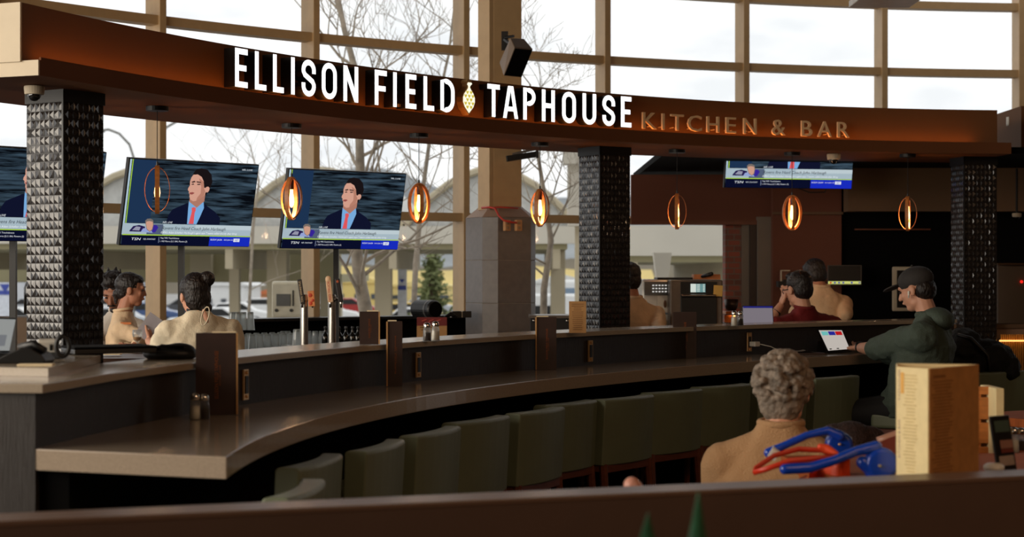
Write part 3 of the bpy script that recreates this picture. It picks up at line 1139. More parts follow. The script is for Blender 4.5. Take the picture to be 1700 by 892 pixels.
def tv(cx, cy, d, yaw, tilt, W, label, pole_px=None, hang=False, pd=.12):
    H = W * .5625 + .012
    Wb = W + .014
    C_ = P(cx, cy, d)
    U = Vector((math.cos(yaw), math.sin(yaw), 0))
    n0 = Vector((math.sin(yaw), -math.cos(yaw), 0))
    V = Vector((0, 0, 1)) * math.cos(tilt) + n0 * math.sin(tilt)
    N = n0 * math.cos(tilt) - Vector((0, 0, 1)) * math.sin(tilt)
    t = thing('television', label, 'television', C_)
    R = Matrix((U, -N, V)).transposed()
    MB().box(C_ - N * .018, (Wb, .032, H), R=R).build('bezel', M_black, t, True, bevel=.003)
    MB().box(C_ - N * .06 - V * .05, (W * .6, .06, H * .5), R=R).build('rear_housing', M_blackmatte, t, True)
    O = C_ - U * W / 2 + V * (W * .5625 / 2)       # top left of the picture
    Hs = W * .5625

    layer = [0]

    def flat(pts, m, name, uv=True):
        layer[0] += 1
        q = [O + U * (a * W) - V * (b * Hs) + N * (.0008 + .00035 * layer[0]) for a, b in pts]
        mb = MB()
        mb._add(q, [tuple(range(len(q)))])
        return mb

    def C(x, y):
        # read from a slanted view of the picture
        v = (y - 66) / 768.0
        u = .5
        for _ in range(6):
            u = (x - (188 - 93 * v)) / 1126.0
            v = (y - (62 + 70 * u)) / (766 - 58 * u)
        return (u, v)

    def rect(a, b, c, d_):
        return [(a, b), (c, b), (c, d_), (a, d_)]

    scr = flat(rect(0, 0, 1, 1), None, 'x').build('screen', M_planks, t, True, recalc=False)

    def put(pts, rgb, name, s=1.0, crop=False):
        if crop:
            pts = [C(*p) for p in pts]
        mb = flat(pts, None, name)
        nm = 'tv_%d_%d_%d' % tuple(rgb)
        o = mb.build(name, emit(nm, rgb, .95), t, True, recalc=False)
        o.parent = scr
        o.location = (0, 0, 0)
        return o

    def txt(s_, u0, u1, v0, v1, rgb, name, shear=0.0):
        layer[0] += 1
        mb = MB()
        text_bm(mb, s_, O + U * (u0 * W) - V * (v1 * Hs) + N * (.0008 + .00035 * layer[0]), U, V, N, (u1 - u0) * W, (v1 - v0) * Hs, shear=shear)
        o = mb.build(name, emit('tv_%d_%d_%d' % tuple(rgb), rgb, .95), t, True, recalc=False)
        o.parent = scr

    put(rect(.026, 0, .20, .74), (30, 52, 82), 'side_panel')
    put(rect(0, 0, .013, .88), (176, 200, 214), 'side_stripe')
    put(rect(.018, 0, .025, .88), (160, 200, 60), 'side_line')
    # presenter
    put([(670, 455), (600, 485), (540, 512), (505, 560), (480, 640), (955, 650), (960, 590), (915, 535), (850, 490), (815, 455), (745, 520)], (16, 20, 44), 'jacket', crop=True)
    put([(683, 437), (676, 500), (665, 643), (748, 645), (775, 590), (815, 500), (812, 437), (750, 495)], (120, 172, 222), 'shirt', crop=True)
    put([(706, 500), (722, 492), (742, 497), (742, 520), (732, 545), (722, 642), (678, 641), (700, 560), (707, 530)], (226, 88, 92), 'tie', crop=True)
    put([(690, 405), (828, 372), (818, 440), (750, 498), (685, 445)], (176, 122, 104), 'neck', crop=True)
    put([(712, 208), (745, 160), (790, 148), (845, 160), (882, 205), (890, 270), (872, 320), (862, 330), (830, 395), (816, 330), (812, 265), (795, 225), (750, 205)], (26, 20, 22), 'hair', crop=True)
    put([(722, 205), (704, 228), (692, 262), (690, 300), (676, 322), (672, 340), (682, 352), (680, 365), (688, 380), (685, 398), (694, 425), (718, 440), (745, 436), (790, 412), (818, 388), (830, 360), (848, 362), (862, 342), (864, 322), (852, 310), (836, 314), (826, 324), (816, 318), (812, 265), (795, 225), (760, 202)], (214, 160, 140), 'face', crop=True)
    put([(770, 235), (812, 268), (816, 330), (826, 350), (815, 388), (790, 412), (745, 436), (752, 410), (785, 370), (790, 310)], (184, 128, 108), 'cheek', crop=True)
    put([(700, 268), (730, 258), (742, 268), (715, 276)], (60, 40, 36), 'eyebrow', crop=True)
    put([(745, 262), (785, 268), (790, 278), (752, 274)], (60, 40, 36), 'eyebrow', crop=True)
    put([(702, 286), (722, 282), (728, 292), (706, 294)], (70, 50, 46), 'eye', crop=True)
    put([(752, 286), (778, 284), (782, 294), (756, 296)], (70, 50, 46), 'eye', crop=True)
    put([(684, 362), (712, 358), (730, 366), (708, 380), (688, 376)], (150, 76, 72), 'mouth', crop=True)
    # banner
    put(rect(.0, .745, 1, .872), (168, 186, 196), 'banner')
    put(rect(.55, .75, 1, .80), (190, 204, 210), 'banner_highlight')
    put(rect(.18, .75, .30, .872), (84, 96, 120), 'banner_shadow')
    put([(168, 700), (200, 660), (250, 650), (300, 665), (300, 712), (168, 708)], (40, 30, 80), 'team_badge', crop=True)
    put([(190, 695), (225, 662), (262, 668), (250, 700)], (150, 150, 170), 'badge_mark', crop=True)
    put([(370, 650), (398, 652), (412, 672), (385, 716), (355, 716)], (56, 38, 150), 'badge_shape', crop=True)
    put([(262, 712), (280, 682), (305, 676), (350, 700), (362, 720)], (150, 165, 215), 'coach_shirt', crop=True)
    put([(302, 640), (300, 612), (318, 594), (345, 592), (368, 606), (372, 645), (362, 690), (338, 712), (312, 690)], (120, 110, 104), 'coach_hair', crop=True)
    put([(306, 640), (310, 620), (335, 614), (364, 622), (366, 650), (356, 690), (336, 706), (314, 684)], (206, 156, 134), 'coach_face', crop=True)
    put(rect(.0, .872, 1, .884), (170, 206, 70), 'green_line')
    put(rect(.0, .884, 1, 1), (10, 14, 40), 'ticker')
    put(rect(.67, .884, 1, 1), (24, 44, 190), 'ticker_blue')
    put(rect(.275, .90, .278, .97), (150, 160, 190), 'ticker_line')
    put(rect(.865, .905, .915, .945), (225, 230, 240), 'network_box')
    txt('NFL LIVE', .29, .365, .712, .735, (230, 235, 240), 'show_title', .3)
    txt('Ravens fire Head Coach John Harbaugh', .29, .79, .772, .822, (20, 26, 34), 'headline', .25)
    txt("ESPN's Adam Schefter: Harbaugh's agent says 7 teams called shortly after firing", .285, .885, .832, .863, (240, 244, 246), 'subhead', .25)
    txt('TSN', .07, .14, .912, .942, (235, 238, 245), 'channel_mark', .2)
    txt('NFL FANTASY', .158, .25, .918, .936, (220, 225, 235), 'ticker_topic')
    txt('Top WR Touchdowns', .285, .43, .902, .926, (225, 228, 238), 'ticker_text')
    txt('1. IND Pierce (2) 2. BAL Flowers (2)', .285, .495, .94, .964, (225, 228, 238), 'ticker_text')
    txt('BUDDY JALEN', .678, .77, .912, .936, (235, 238, 248), 'ticker_game')
    txt('SUN JAN 18', .785, .855, .914, .934, (235, 238, 248), 'ticker_date')
    txt('NET', .875, .905, .913, .936, (24, 44, 190), 'network_name')
    txt('NFL 2 LIVE', .86, .945, .045, .065, (225, 230, 238), 'corner_mark', .2)
    if pole_px is not None:
        q = P(pole_px, cy, d + pd)
        MB().box((q.x, q.y, (C_.z) / 2), (.036, .036, C_.z)).build('stand_pole', M_black, t, True)
        MB().box((q.x, q.y, .01), (.3, .3, .02)).build('stand_base', M_black, t, True)
        MB().limb([Vector((q.x, q.y, C_.z)), C_ - N * .10], [.025, .035]).build('mount', M_black, t, True)
    if hang:
        MB().cyl(C_ - N * .06, Vector((C_.x, C_.y, 2.5)) + Vector((0, .06, 0)), .02, 10).build('ceiling_pole', M_black, t, True)
        MB().tube([C_ - V * H * .5 - N * .03 + U * .1, C_ - V * (H * .5 + .035) - N * .03 + U * .2, C_ - V * (H * .5 + .03) - N * .03 + U * .33, C_ - V * H * .45 - N * .03 + U * .36], .005, 6).build('cable', M_black, t, True)
    return t


M_planks = bpy.data.materials.new('screen_picture')
M_planks.use_nodes = True
n = M_planks.node_tree.nodes
L = M_planks.node_tree.links
n.clear()
o_ = n.new('ShaderNodeOutputMaterial'); e_ = n.new('ShaderNodeEmission'); t_ = n.new('ShaderNodeTexCoord')
m_ = n.new('ShaderNodeMapping'); m_.inputs['Scale'].default_value = (3, 3, 34)
x_ = n.new('ShaderNodeTexNoise'); x_.inputs['Scale'].default_value = 1.6; x_.inputs['Detail'].default_value = 5
r_ = n.new('ShaderNodeValToRGB')
r_.color_ramp.elements[0].position = .38; r_.color_ramp.elements[0].color = lin((8, 11, 17)) + (1,)
r_.color_ramp.elements[1].position = .68; r_.color_ramp.elements[1].color = lin((62, 82, 98)) + (1,)
L.new(t_.outputs['Object'], m_.inputs['Vector']); L.new(m_.outputs['Vector'], x_.inputs['Vector'])
L.new(x_.outputs['Fac'], r_.inputs['Fac']); L.new(r_.outputs['Color'], e_.inputs['Color']); L.new(e_.outputs[0], o_.inputs['Surface'])

tv(317.4, 338.9, 10.33, math.radians(44), math.radians(12.7), .92, 'television left of centre showing a suited presenter behind the first pendant', pole_px=301)
tv(572.2, 349.4, 11.23, math.radians(39), math.radians(12.3), .92, 'television right of the left one with a pendant at its left edge', pole_px=558, pd=.55)
tv(46, 324, 9.6, math.radians(44), math.radians(12), .94, 'television cut by the left picture edge behind the left pillar', pole_px=22)
tv(1313, 250, 13.6, math.radians(12), math.radians(11), 1.08, 'television above the kitchen half hidden by the canopy', hang=True)


# ---------------------------------------------------------------- dome cameras, speaker, ceiling fixture
def dome(c, s, label):
    t = thing('dome_camera', label, 'security camera', c)
    MB().lathe([(.0, 0), (.052 * s, 0), (.054 * s, -.01), (.05 * s, -.045 * s), (.0, -.046 * s)], n=24).build('housing', M_cheek, t, smooth=False, bevel=.003)
    MB().ell((0, 0, -.045 * s), (.036 * s, .036 * s, .036 * s)).build('lens_dome', mat('smoked_dome', (20, 18, 18), .05, spec=.8), t, smooth=True)
    return t


dome(P(57, 143, 8.05) + Vector((0, 0, 0)), .9, 'cream dome camera under the left end of the canopy')
dome(Vector((P(1384, 256, 12.6).x, 12.6, 2.497)), .95, 'cream dome camera under the canopy beside the right television')

sp = P(851, 100, 12.2)
t = thing('wall_speaker', 'dark wedge speaker tilted down on a bracket on the steel column', 'speaker', sp)


def sp_pt(x, y, dd):
    return P(x, y, 12.2 + dd)


# front grille plane facing down right; body behind and above it
fr = [sp_pt(854.5, 78.5, -.05), sp_pt(885, 81.5, .08), sp_pt(866, 129, .12), sp_pt(836, 126, -.0)]
bk_ = [sp_pt(847, 62.5, .02), sp_pt(870, 64, .14), sp_pt(846, 112, .28), sp_pt(829, 104, .12)]
mb = MB()
mb._add(fr + bk_, [(3, 2, 1, 0), (4, 5, 6, 7), (0, 1, 5, 4), (1, 2, 6, 5), (2, 3, 7, 6), (3, 0, 4, 7)])
mb.build('cabinet', mat('taupe_plastic', (120, 100, 82), .5), t, True, bevel=.006)
cf = sum(fr, Vector()) / 4
nf = (fr[1] - fr[0]).cross(fr[3] - fr[0]).normalized()
if nf.y > 0: nf = -nf
mb = MB()
g4 = [cf + (q - cf) * .93 + nf * .004 for q in fr]
mb._add(g4 + [q - nf * .003 for q in g4], [(0, 1, 2, 3), (7, 6, 5, 4), (0, 4, 5, 1), (1, 5, 6, 2), (2, 6, 7, 3), (3, 7, 4, 0)])
mb.build('grille', M_blackmatte, t, True)
MB().box(P(838, 68, 12.55), (.05, .03, .14)).tube([P(838, 62, 12.5), P(853, 60, 12.45)], .01, 8).tube([P(838, 66, 12.5), P(852, 76, 12.33)], .012, 8).build('bracket', M_black, t, True)

t = thing('ceiling_fixture', 'pale rectangular fixture hanging at the top right edge of the picture', 'ceiling fixture', P(1472, 4, 12.0))
MB().box(P(1472, -2, 12.0), (.44, .5, .05)).build('tray', mat('grey_metal', (170, 165, 155), .4, .2), t, True, bevel=.006)
MB().cyl(P(1440, -4, 12.0), P(1440, -4, 12.0) + Vector((0, 0, 1.6)), .006, 6).build('rod', M_steel, t, True)
MB().cyl(P(1500, -4, 12.0), P(1500, -4, 12.0) + Vector((0, 0, 1.6)), .006, 6).build('rod', M_steel, t, True)

# ---------------------------------------------------------------- steel column with tiled base
cx = P(831, 400, 13.3)
t = thing('steel_column', 'tall bronze clad column rising from a grey tiled eight-sided base', 'column', (cx.x, cx.y, 0))
M_gtile = mat('grey_large_tile', (112, 104, 100), .4, 0, .1, 20)
th = math.radians(28)
Rc = Matrix.Rotation(th, 3, 'Z')
hw = .235
ch = .09
oct_ = [(-hw + ch, -hw), (hw - ch, -hw), (hw, -hw + ch), (hw, hw - ch), (hw - ch, hw), (-hw + ch, hw), (-hw, hw - ch), (-hw, -hw + ch)]
ux = Rc @ Vector((1, 0, 0)); uy = Rc @ Vector((0, 1, 0)); uz = Vector((0, 0, 1))
base = Vector((cx.x, cx.y, 0))
zt = CZ + (HY - 362) / F * 13.3
zj = [0.02, CZ - (523 - HY) / F * 13.3 - .37, CZ - (503 - HY) / F * 13.3, CZ - (432.5 - HY) / F * 13.3, zt]
for i in range(len(zj) - 1):
    MB().prism(oct_, base + Vector((0, 0, zj[i] + .002)), ux, uy, uz, zj[i + 1] - zj[i] - .004).build('base_tile_course', M_gtile, t, True, bevel=.002)
MB().prism([(a * .985, b * .985) for a, b in oct_], base, ux, uy, uz, zt - .002).build('grout_core', mat('grout', (150, 140, 130), .8), t, True)
mb = MB()
top_ = [base + ux * a + uy * b + Vector((0, 0, zt)) for a, b in oct_]
tp2 = [base + ux * a * .62 + uy * b * .62 + Vector((0, 0, zt + .085)) for a, b in oct_]
mb._add(top_ + tp2, [tuple(range(8, 16))] + [(i, (i + 1) % 8, 8 + (i + 1) % 8, 8 + i) for i in range(8)])
mb.build('base_cap', M_pier, t, True)
MB().box(base + Vector((0, 0, (zt + 5.2) / 2)), (.25, .24, 5.2 - zt), R=Rc).build('cladding', M_mull, t, True, bevel=.004)
a_ = P(809, 300, 13.2)
MB().box((a_.x, a_.y, (zt + 5.2) / 2 + .03), (.07, .16, 5.2 - zt - .06), R=Matrix.Rotation(math.radians(35), 3, 'Z')).build('side_flange', M_mull, t, True, bevel=.003)

t = thing('outlet_pair', 'pair of metal outlet boxes fed by a red cable on the tiled column base', 'outlet', P(853, 375, 13.0))
for x in (841.5, 860.5):
    q = P(x, 374.5, 13.0)
    b_ = MB().box(q, (.048, .04, .085), R=Rc).build('outlet_box', mat('tan_box_paint', (190, 140, 92), .6), t, True, bevel=.003)
    b2 = MB().box(q + Vector((.008, -.024, .018)), (.02, .006, .022), R=Rc).box(q + Vector((.008, -.024, -.018)), (.02, .006, .022), R=Rc).build('socket', mat('dull_socket', (150, 120, 90), .5), t, True)
    b2.parent = b_
    b2.matrix_parent_inverse = Matrix.Identity(4)
tag(MB().tube([P(800, 345, 13.1), P(812, 344, 13.02), P(822, 346, 12.98), P(828, 358, 12.95), P(836, 366, 12.93), P(848, 369, 12.93), P(858, 370, 12.95)], .008, 8).tube([P(800, 346, 13.1), P(830, 344, 13.02), P(860, 346, 13.05)], .006, 8).build('red_cable', mat('red_cable_sheath', (190, 50, 30), .45), smooth=True), 'red cable wrapped round the top of the tiled column base', 'cable')
t = thing('sensor_arm', 'black metal arm sticking out from the steel column under the canopy', 'bracket', P(870, 258, 13.1))
MB().box(P(866, 260, 13.1), (.24, .05, .045), rot=(0, -.16, .1)).build('lower_arm', M_black, t, True, bevel=.003)
MB().box(P(874, 251, 13.12), (.22, .04, .018), rot=(0, -.22, .1)).build('upper_arm', mat('grey_arm', (90, 80, 72), .5), t, True)
MB().box(P(892, 255, 13.05), (.02, .05, .07)).build('end_plate', M_black, t, True)

# ---------------------------------------------------------------- back bar below the window
M_darkwood = mat('black_stained_wood', (24, 19, 17), .4)
d1 = 12.35
t = thing('back_bar', 'black back bar cabinet with shelf under the curved window', 'cabinet', (-1.3, 12.2, 0))


def along(px0, px1, o0, o1, z0, z1, name, m, parent, n=24):
    ta, tb = WIN.find(px0, o0), WIN.find(px1, o0)
    return band(MB(), WIN, ta, tb, o0, o1, z0, z1, n).build(name, m, parent, True)


along(268, 775, .15, .75, 0, 1.02, 'cabinet_body', M_darkwood, t)
along(268, 775, .12, .78, 1.02, 1.045, 'worktop', M_darkwood, t)
along(375, 655, .78, 1.78, 1.02, 1.045, 'service_top', M_darkwood, t)
along(380, 650, .80, 1.72, 0, 1.02, 'service_body', M_darkwood, t)
along(380, 778, .1, .32, 1.235, 1.258, 'raised_shelf', M_black, t)
along(380, 778, .1, .13, 1.045, 1.235, 'shelf_back', M_blackmatte, t)
along(268, 600, .79, .80, 1.0, 1.045, 'steel_edge', M_steel, t)
# lower cupboard right of the tiled column
c_ = P(914, 560, 12.2)
t = thing('storage_cabinet', 'black cabinet with grey top right of the tiled column', 'cabinet', (c_.x, c_.y, 0))
MB().box((c_.x, c_.y + .2, .64), (.29, .4, 1.28)).build('body', M_black, t, True)
MB().box((c_.x, c_.y + .2, 1.29), (.31, .43, .02)).build('lid', mat('dull_zinc', (120, 112, 104), .3, .6), t, True)
for dx in (-.12, .12):
    MB().ell((c_.x + dx, c_.y - .02, 1.262), (.012, .012, .01)).build('bumper', M_steel, t, True)

# items on the raised shelf
q = P(708, 513, 12.9)
q.z = 1.258 + .07
t = thing('cylinder_speaker', 'black cylindrical speaker lying on the shelf before the window', 'speaker', q)
R = Matrix.Rotation(.35, 3, 'Z')
ax = R @ Vector((.35, -1, 0)).normalized()
MB().tube([q + ax * (-.11), q + ax * .10, q + ax * .115], [.072, .072, .064], 28).build('body', M_black, t, True, smooth=False)
MB().tube([q + ax * .05, q + ax * .065], [.0735, .0735], 28).build('trim_band', mat('grey_band', (90, 88, 86), .3), t, True)
MB().cyl(q + ax * .1155, q + ax * .118, .058, 28).build('front_grille', M_blackmatte, t, True)
for i, x in enumerate((757, 774)):
    q = P(x, 520, 13.1); q.z = 1.26
    t = thing('small_box', ['left', 'right'][i] + ' of two small dark boxes on the shelf beside the grey column', 'box', q)
    MB().box(q + Vector((0, 0, .026)), (.07, .08, .05), rot=(0, 0, .2)).build('carton', M_black, t, True, bevel=.003)
    MB().box(q + Vector((-.037, -.01, .026)), (.006, .07, .046), rot=(0, 0, .2)).build('label_strip', M_cheek, t, True)
q = P(740, 521, 13.0); q.z = 1.27
tag(MB().limb([q, q + Vector((.04, .0, .02)), q + Vector((.08, .02, .0))], [.012, .018, .012]).build('black_pouch', M_black, smooth=True), 'small crumpled black pouch beside the cylindrical speaker', 'pouch')
# poster
q0 = P(693, 528, 11.9); 
t = thing('poster', 'red and brown cardboard poster behind the pair of shakers', 'poster', P(716, 568, 11.9))
W_ = 50 / F * 11.9; H_ = 52 / F * 11.9
MB().box(P(717, 553, 11.9), (W_, .006, H_)).build('board', M_kraft, t, True)
MB().box(P(717, 534, 11.895), (W_, .006, 14 / F * 11.9)).build('red_header', mat('dark_red_print', (110, 24, 22), .6), t, True)
mb = MB()
for i in range(5):
    mb.box(P(704 + 6 * i, 532 + (i % 2) * 4, 11.888), (.034, .002, .005), rot=(0, -.35, 0))
mb.build('header_script', mat('faded_red', (190, 80, 70), .6), t, True, recalc=False)
mb = MB()
for i in range(3):
    mb.box(P(708 + i, 544 + 4 * i, 11.893), (.09 - .01 * i, .002, .004))
mb.build('printed_lines', M_black, t, True)

# ---------------------------------------------------------------- glassware
def pint(loc, label, s=1.0, group=None):
    t = thing('pint_glass', label, 'glass', loc, group=group)
    MB().lathe([(.043 * s, 0), (.041 * s, .03), (.030 * s, .145 * s), (.026 * s, .15 * s), (.0, .15 * s), (.0, .146 * s), (.026 * s, .14 * s), (.038 * s, .03), (.040 * s, 0)], n=14, cap=False).build('bowl', M_glass, t, smooth=False, recalc=False)
    MB().lathe([(.0265 * s, .1485 * s), (.0295 * s, .146 * s), (.0310 * s, .135 * s), (.028 * s, .133 * s), (.0, .133 * s)], n=18).build('thick_base', M_gbase, t, smooth=True)
    return t


M_gbase = mat('thick_glass', (205, 208, 205), .08, 0, .02, spec=.8)
M_gbase.node_tree.nodes['Principled BSDF'].inputs['Transmission Weight'].default_value = .85
pr = pint((0, 0, 0), 'clear upturned pint glass in the front row on the back bar', group='upturned pint glasses on the back bar')
first = True
k_ = 0
for row, (d_, xs, z_) in enumerate(((11.75, [392 + 13.2 * i for i in range(8)], 1.046), (11.98, [386 + 13.2 * i for i in range(8)], 1.046))):
    for x in xs:
        q = P(x, 500, d_ + (x - 390) * .0035); q.z = z_ + .002
        if first:
            pr.location = q; first = False
        else:
            dup(pr, q, label='clear upturned pint glass in the rows on the back bar', group='upturned pint glasses on the back bar')
        k_ += 1
for o in [x for x in bpy.data.objects if x.name.startswith('pint_glass') and x.parent is None]:
    o.scale = (.70, .70, .86)
pr['label'] = 'clear upturned pint glass in the rows on the back bar'
for x in (386, 394.5, 404, 416):
    q = P(x, 500, 12.0); q.z = 1.20
    dup(pr, q, label='clear glass stacked in the upper tier on the back bar', group='glasses stacked in the upper tier')
q = P(494, 577, 11.6); q.z = 1.047
big = dup(pr, q, label='single large upturned pint glass standing beside the left beer tap', group=None)
big.scale = (1, 1, 1.15)
del big['group']
for x in (470, 478, 512, 523, 534):
    q = P(x, 500, 12.5); q.z = 1.047
    dup(pr, q, label='clear glass in the back row behind the beer taps', group='clear glasses behind the beer taps')
# dark bottles
def bottle(loc, label, body_m, h=.26, r=.03, group=None, extra=None):
    t = thing('bottle', label, 'bottle', loc, group=group)
    MB().lathe([(.0, 0), (r, 0), (r, h * .6), (r * .75, h * .7), (r * .36, h * .8), (r * .36, h * .97), (r * .42, h), (.0, h)], n=16).build('body', body_m, t, smooth=True)
    MB().lathe([(.0, h), (r * .4, h), (r * .4, h * 1.06), (.0, h * 1.06)], n=12).build('stopper', extra or M_black, t)
    return t


M_dkglass = mat('dark_bottle_glass', (14, 15, 12), .1, spec=.7)
b0 = bottle((0, 0, 0), 'short dark bottle in the row on the back bar right of the taps', M_dkglass, .16, .026, 'dark bottles right of the beer taps')
for i, x in enumerate((540, 552, 563, 574, 585, 594)):
    q = P(x, 500, 12.3); q.z = 1.047
    if i == 0:
        b0.location = q
    else:
        dup(b0, q)
# loose wine glasses lying
wq = [P(574, 573, 11.2), P(584, 572, 11.25), P(592, 573, 11.2)]
for i, q in enumerate(wq):
    q.z = 1.06 + .0
    t = thing('pour_spout', 'x', 'pour spout', q)
    t['label'] = ['left chrome pour spout beside the small ledge menu', 'middle chrome pour spout beside the small ledge menu', 'right chrome pour spout beside the small ledge menu'][i]
    MB().tube([Vector((0, 0, 0)), Vector((0, 0, .05)), Vector((.015, 0, .08)), Vector((.04, 0, .075))], [.012, .010, .005, .004], 10).build('tube', M_chrome, t, smooth=True)
    MB().lathe([(.0, -.012), (.016, -.012), (.016, .006), (.0, .006)], n=12).build('stopper', M_black, t)

# beer taps
def tap_tower(px, dist, label, handles):
    q = P(px, 574, dist)
    t = thing('beer_tap', label, 'beer tap', (q.x, q.y, 1.103))
    zt_ = CZ + (HY - 494) / F * dist
    z0 = 1.103
    MB().lathe([(.0, 0), (.045, 0), (.045, .006), (.028, .012), (.026, zt_ - z0 - .03), (.030, zt_ - z0 - .02), (.030, zt_ - z0 + .008), (.024, zt_ - z0 + .02), (.0, zt_ - z0 + .024)], n=24).build('tower', M_steel, t, smooth=False)
    for i, (hx0, hy0, hx1, hy1, dx, face, rgb, txt_) in enumerate(handles):
        bq = Vector((dx, -.02, zt_ - z0 - .005))
        MB().tube([Vector((dx * .3, 0, zt_ - z0 - .012)), Vector((dx, -.012, zt_ - z0 - .012)), Vector((dx * 1.08, -.03, zt_ - z0 - .03)), Vector((dx * 1.1, -.032, zt_ - z0 - .07))], [.010, .010, .009, .006], 10).build('faucet', M_chrome, t, smooth=True)
        A = P(hx0, hy0, dist - .03) - Vector((q.x, q.y, z0)); B = P(hx1, hy1, dist - .03) - Vector((q.x, q.y, z0))
        ax_ = (B - A).normalized()
        MB().cyl(Vector((dx, -.02, zt_ - z0)), A, .006, 8).build('stem', M_chrome, t)
        Rh = Matrix((Vector((0, 1, 0)).cross(ax_).normalized(), Vector((0, 1, 0)), ax_)).transposed()
        hb_ = MB()
        Lh = (B - A).length
        wv = [.030, .046, .036, .032][face]
        hb_.box((A + B) / 2, (wv, .02, Lh), R=Rh)
        if face == 2:
            hb_.ell(B, (.02, .014, .024), R=Rh)
        h_ = hb_.build('tap_handle', mat('tap_handle_%d' % face, rgb, .4), t, bevel=.004)
        ux_ = Rh @ Vector((1, 0, 0))
        if txt_:
            mb = MB()
            text_bm(mb, txt_[0], (A + B) / 2 - ax_ * Lh * .42 + ux_ * wv * .2 - Vector((0, .0118, 0)), ax_, -ux_, (0, -1, 0), Lh * .84, wv * .42)
            c2 = mb.build('handle_text', mat('handle_ink_%d' % face, txt_[1], .5), t, recalc=False)
            c2.parent = h_
        if face == 1:
            mb = MB()
            for (u_, v_, r2) in ((-.006, -.3, .013), (.008, -.12, .011), (-.004, .22, .014)):
                mb.ell((A + B) / 2 + ux_ * u_ + ax_ * Lh * v_ - Vector((0, .010, 0)), (r2, .003, r2), R=Rh)
            c2 = mb.build('fruit_print', mat('orange_red_print', (205, 70, 40), .5), t, smooth=True)
            c2.parent = h_
        if face == 3:
            mb = MB()
            mb.ell((A + B) / 2 + ax_ * Lh * .38 - Vector((0, .010, 0)), (.009, .003, .009), R=Rh)
            c2 = mb.build('badge', mat('orange_badge', (190, 90, 50), .5), t)
            c2.parent = h_
    return t


tray_ = along(488, 580, 1.36, 1.62, 1.0455, 1.105, 'tap_tray', M_steel, None) if False else band(MB(), WIN, WIN.find(488, 1.45), WIN.find(578, 1.45), 1.30, 1.62, 1.0455, 1.102, 10).build('drip_tray', M_steel)
tag(tray_, 'low steel drip tray box under the two beer taps', 'tray')
tap_tower(505, 11.45, 'left steel beer tap tower with black and orange handles', [
    (503, 505, 497, 464, -.01, 0, (38, 30, 26), ('TIN WHISTLE', (215, 190, 150))),
    (518, 509, 516, 483, .055, 1, (226, 140, 80), None)])
tap_tower(551, 11.5, 'right steel beer tap tower with cream and black handles', [
    (549, 502, 545, 464, -.008, 2, (228, 190, 150), ('RED TRUCK', (190, 50, 40))),
    (566, 502, 560, 463, .06, 3, (30, 22, 20), None)])

# ---------------------------------------------------------------- left end: register, phone, bottles
q = PZ(-20, 586, SHZ)
t = thing('register_tablet', 'white screened register tablet on a stand at the left picture edge', 'tablet', q)
U = (P(32, 590, 5.9) - P(-60, 590, 5.6)).normalized()
V = Vector((.10, .35, 1)).normalized()
N = U.cross(V).normalized()
if N.y > 0: N = -N
Cc = P(-8, 556, 5.75)
R = Matrix((U, -N, V)).transposed()
MB().box(Cc, (.19, .012, .125), R=R).build('casing', M_black, t, True, bevel=.003)
MB().box(Cc + N * .007, (.178, .002, .113), R=R).build('screen', emit('dim_screen', (150, 152, 150), .9), t, True)
MB().box(Cc + N * .0085 - U * .01 - V * .02, (.13, .001, .04), R=R).build('screen_table', emit('dim_screen_blocks', (118, 120, 124), .9), t, True)
MB().box(Cc - N * .03 - V * .05, (.08, .05, .06), R=R).box((Cc.x, Cc.y + .05, SHZ + .01), (.14, .12, .02)).build('stand', M_black, t, True, bevel=.004)
q = P(42, 608, 5.5); q.z = SHZ
t = thing('desk_phone', 'black desk phone with a curved wedge body on the service shelf', 'telephone', q)
mb = MB()
pf = [(-.10, 0), (.075, 0), (.08, .01), (.065, .03), (.035, .048), (.0, .05), (-.045, .03), (-.085, .008)]
mb.prism(pf, q + Vector((0, .06, 0)), (1, .1, 0), (0, 0, 1), (0, -1, 0), .12)
mb.build('body', M_black, t, True, bevel=.006)
MB().tube([q + Vector((-.02, 0, .05)), q + Vector((.03, -.01, .062)), q + Vector((.07, -.02, .04))], [.012, .014, .012], 10).build('handset', M_black, t, True, smooth=True)
q = P(78, 590, 5.75); q.z = SHZ + .02
t = thing('card_reader', 'small white payment card reader between phone and pillar', 'card reader', q)
MB().box(q + Vector((0, 0, .022)), (.06, .03, .05), rot=(.3, 0, .3)).build('body', M_white, t, True, bevel=.005)
MB().box(q + Vector((.02, -.02, .02)), (.01, .012, .018), rot=(.3, 0, .3)).build('slot', M_black, t, True)
MB().box(q + Vector((-.0, 0.01, -.008)), (.1, .05, .022)).build('dock', M_black, t, True, bevel=.004)
q = P(104, 600, 5.7); q.z = SHZ + .045
tag(MB().tube([q + Vector((.020 * math.cos(a), .006 * math.cos(a), .034 * math.sin(a))) for a in [2 * PI * i / 20 for i in range(20)]], .008, 8, closed=True).build('headset', M_black, smooth=True), 'round black headset leaning at the foot of the left pillar', 'headset')
q = P(60, 609, 5.35); q.z = SHZ + .001
tag(MB().box(q, (.11, .05, .008), rot=(0, 0, .08)).build('paper_pad', M_paper, bevel=.002), 'small cream paper pad in front of the desk phone', 'notepad')
q = P(175, 601, 6.1); q.z = SHZ + .012
t = thing('laptop', 'closed black laptop lying on the bar in front of the left pillar', 'laptop', q)
MB().box(q + Vector((0, .05, 0)), (.30, .2, .018), rot=(0, 0, .5)).build('base', M_black, t, True, bevel=.004)
MB().box(q + Vector((0, .05, .013)), (.30, .2, .008), rot=(0, 0, .5)).build('lid', M_blackmatte, t, True, bevel=.003)
t = thing('shoulder_bag', 'soft black bag lying on the ledge behind the left menu', 'bag', PZ(280, 603, HL))
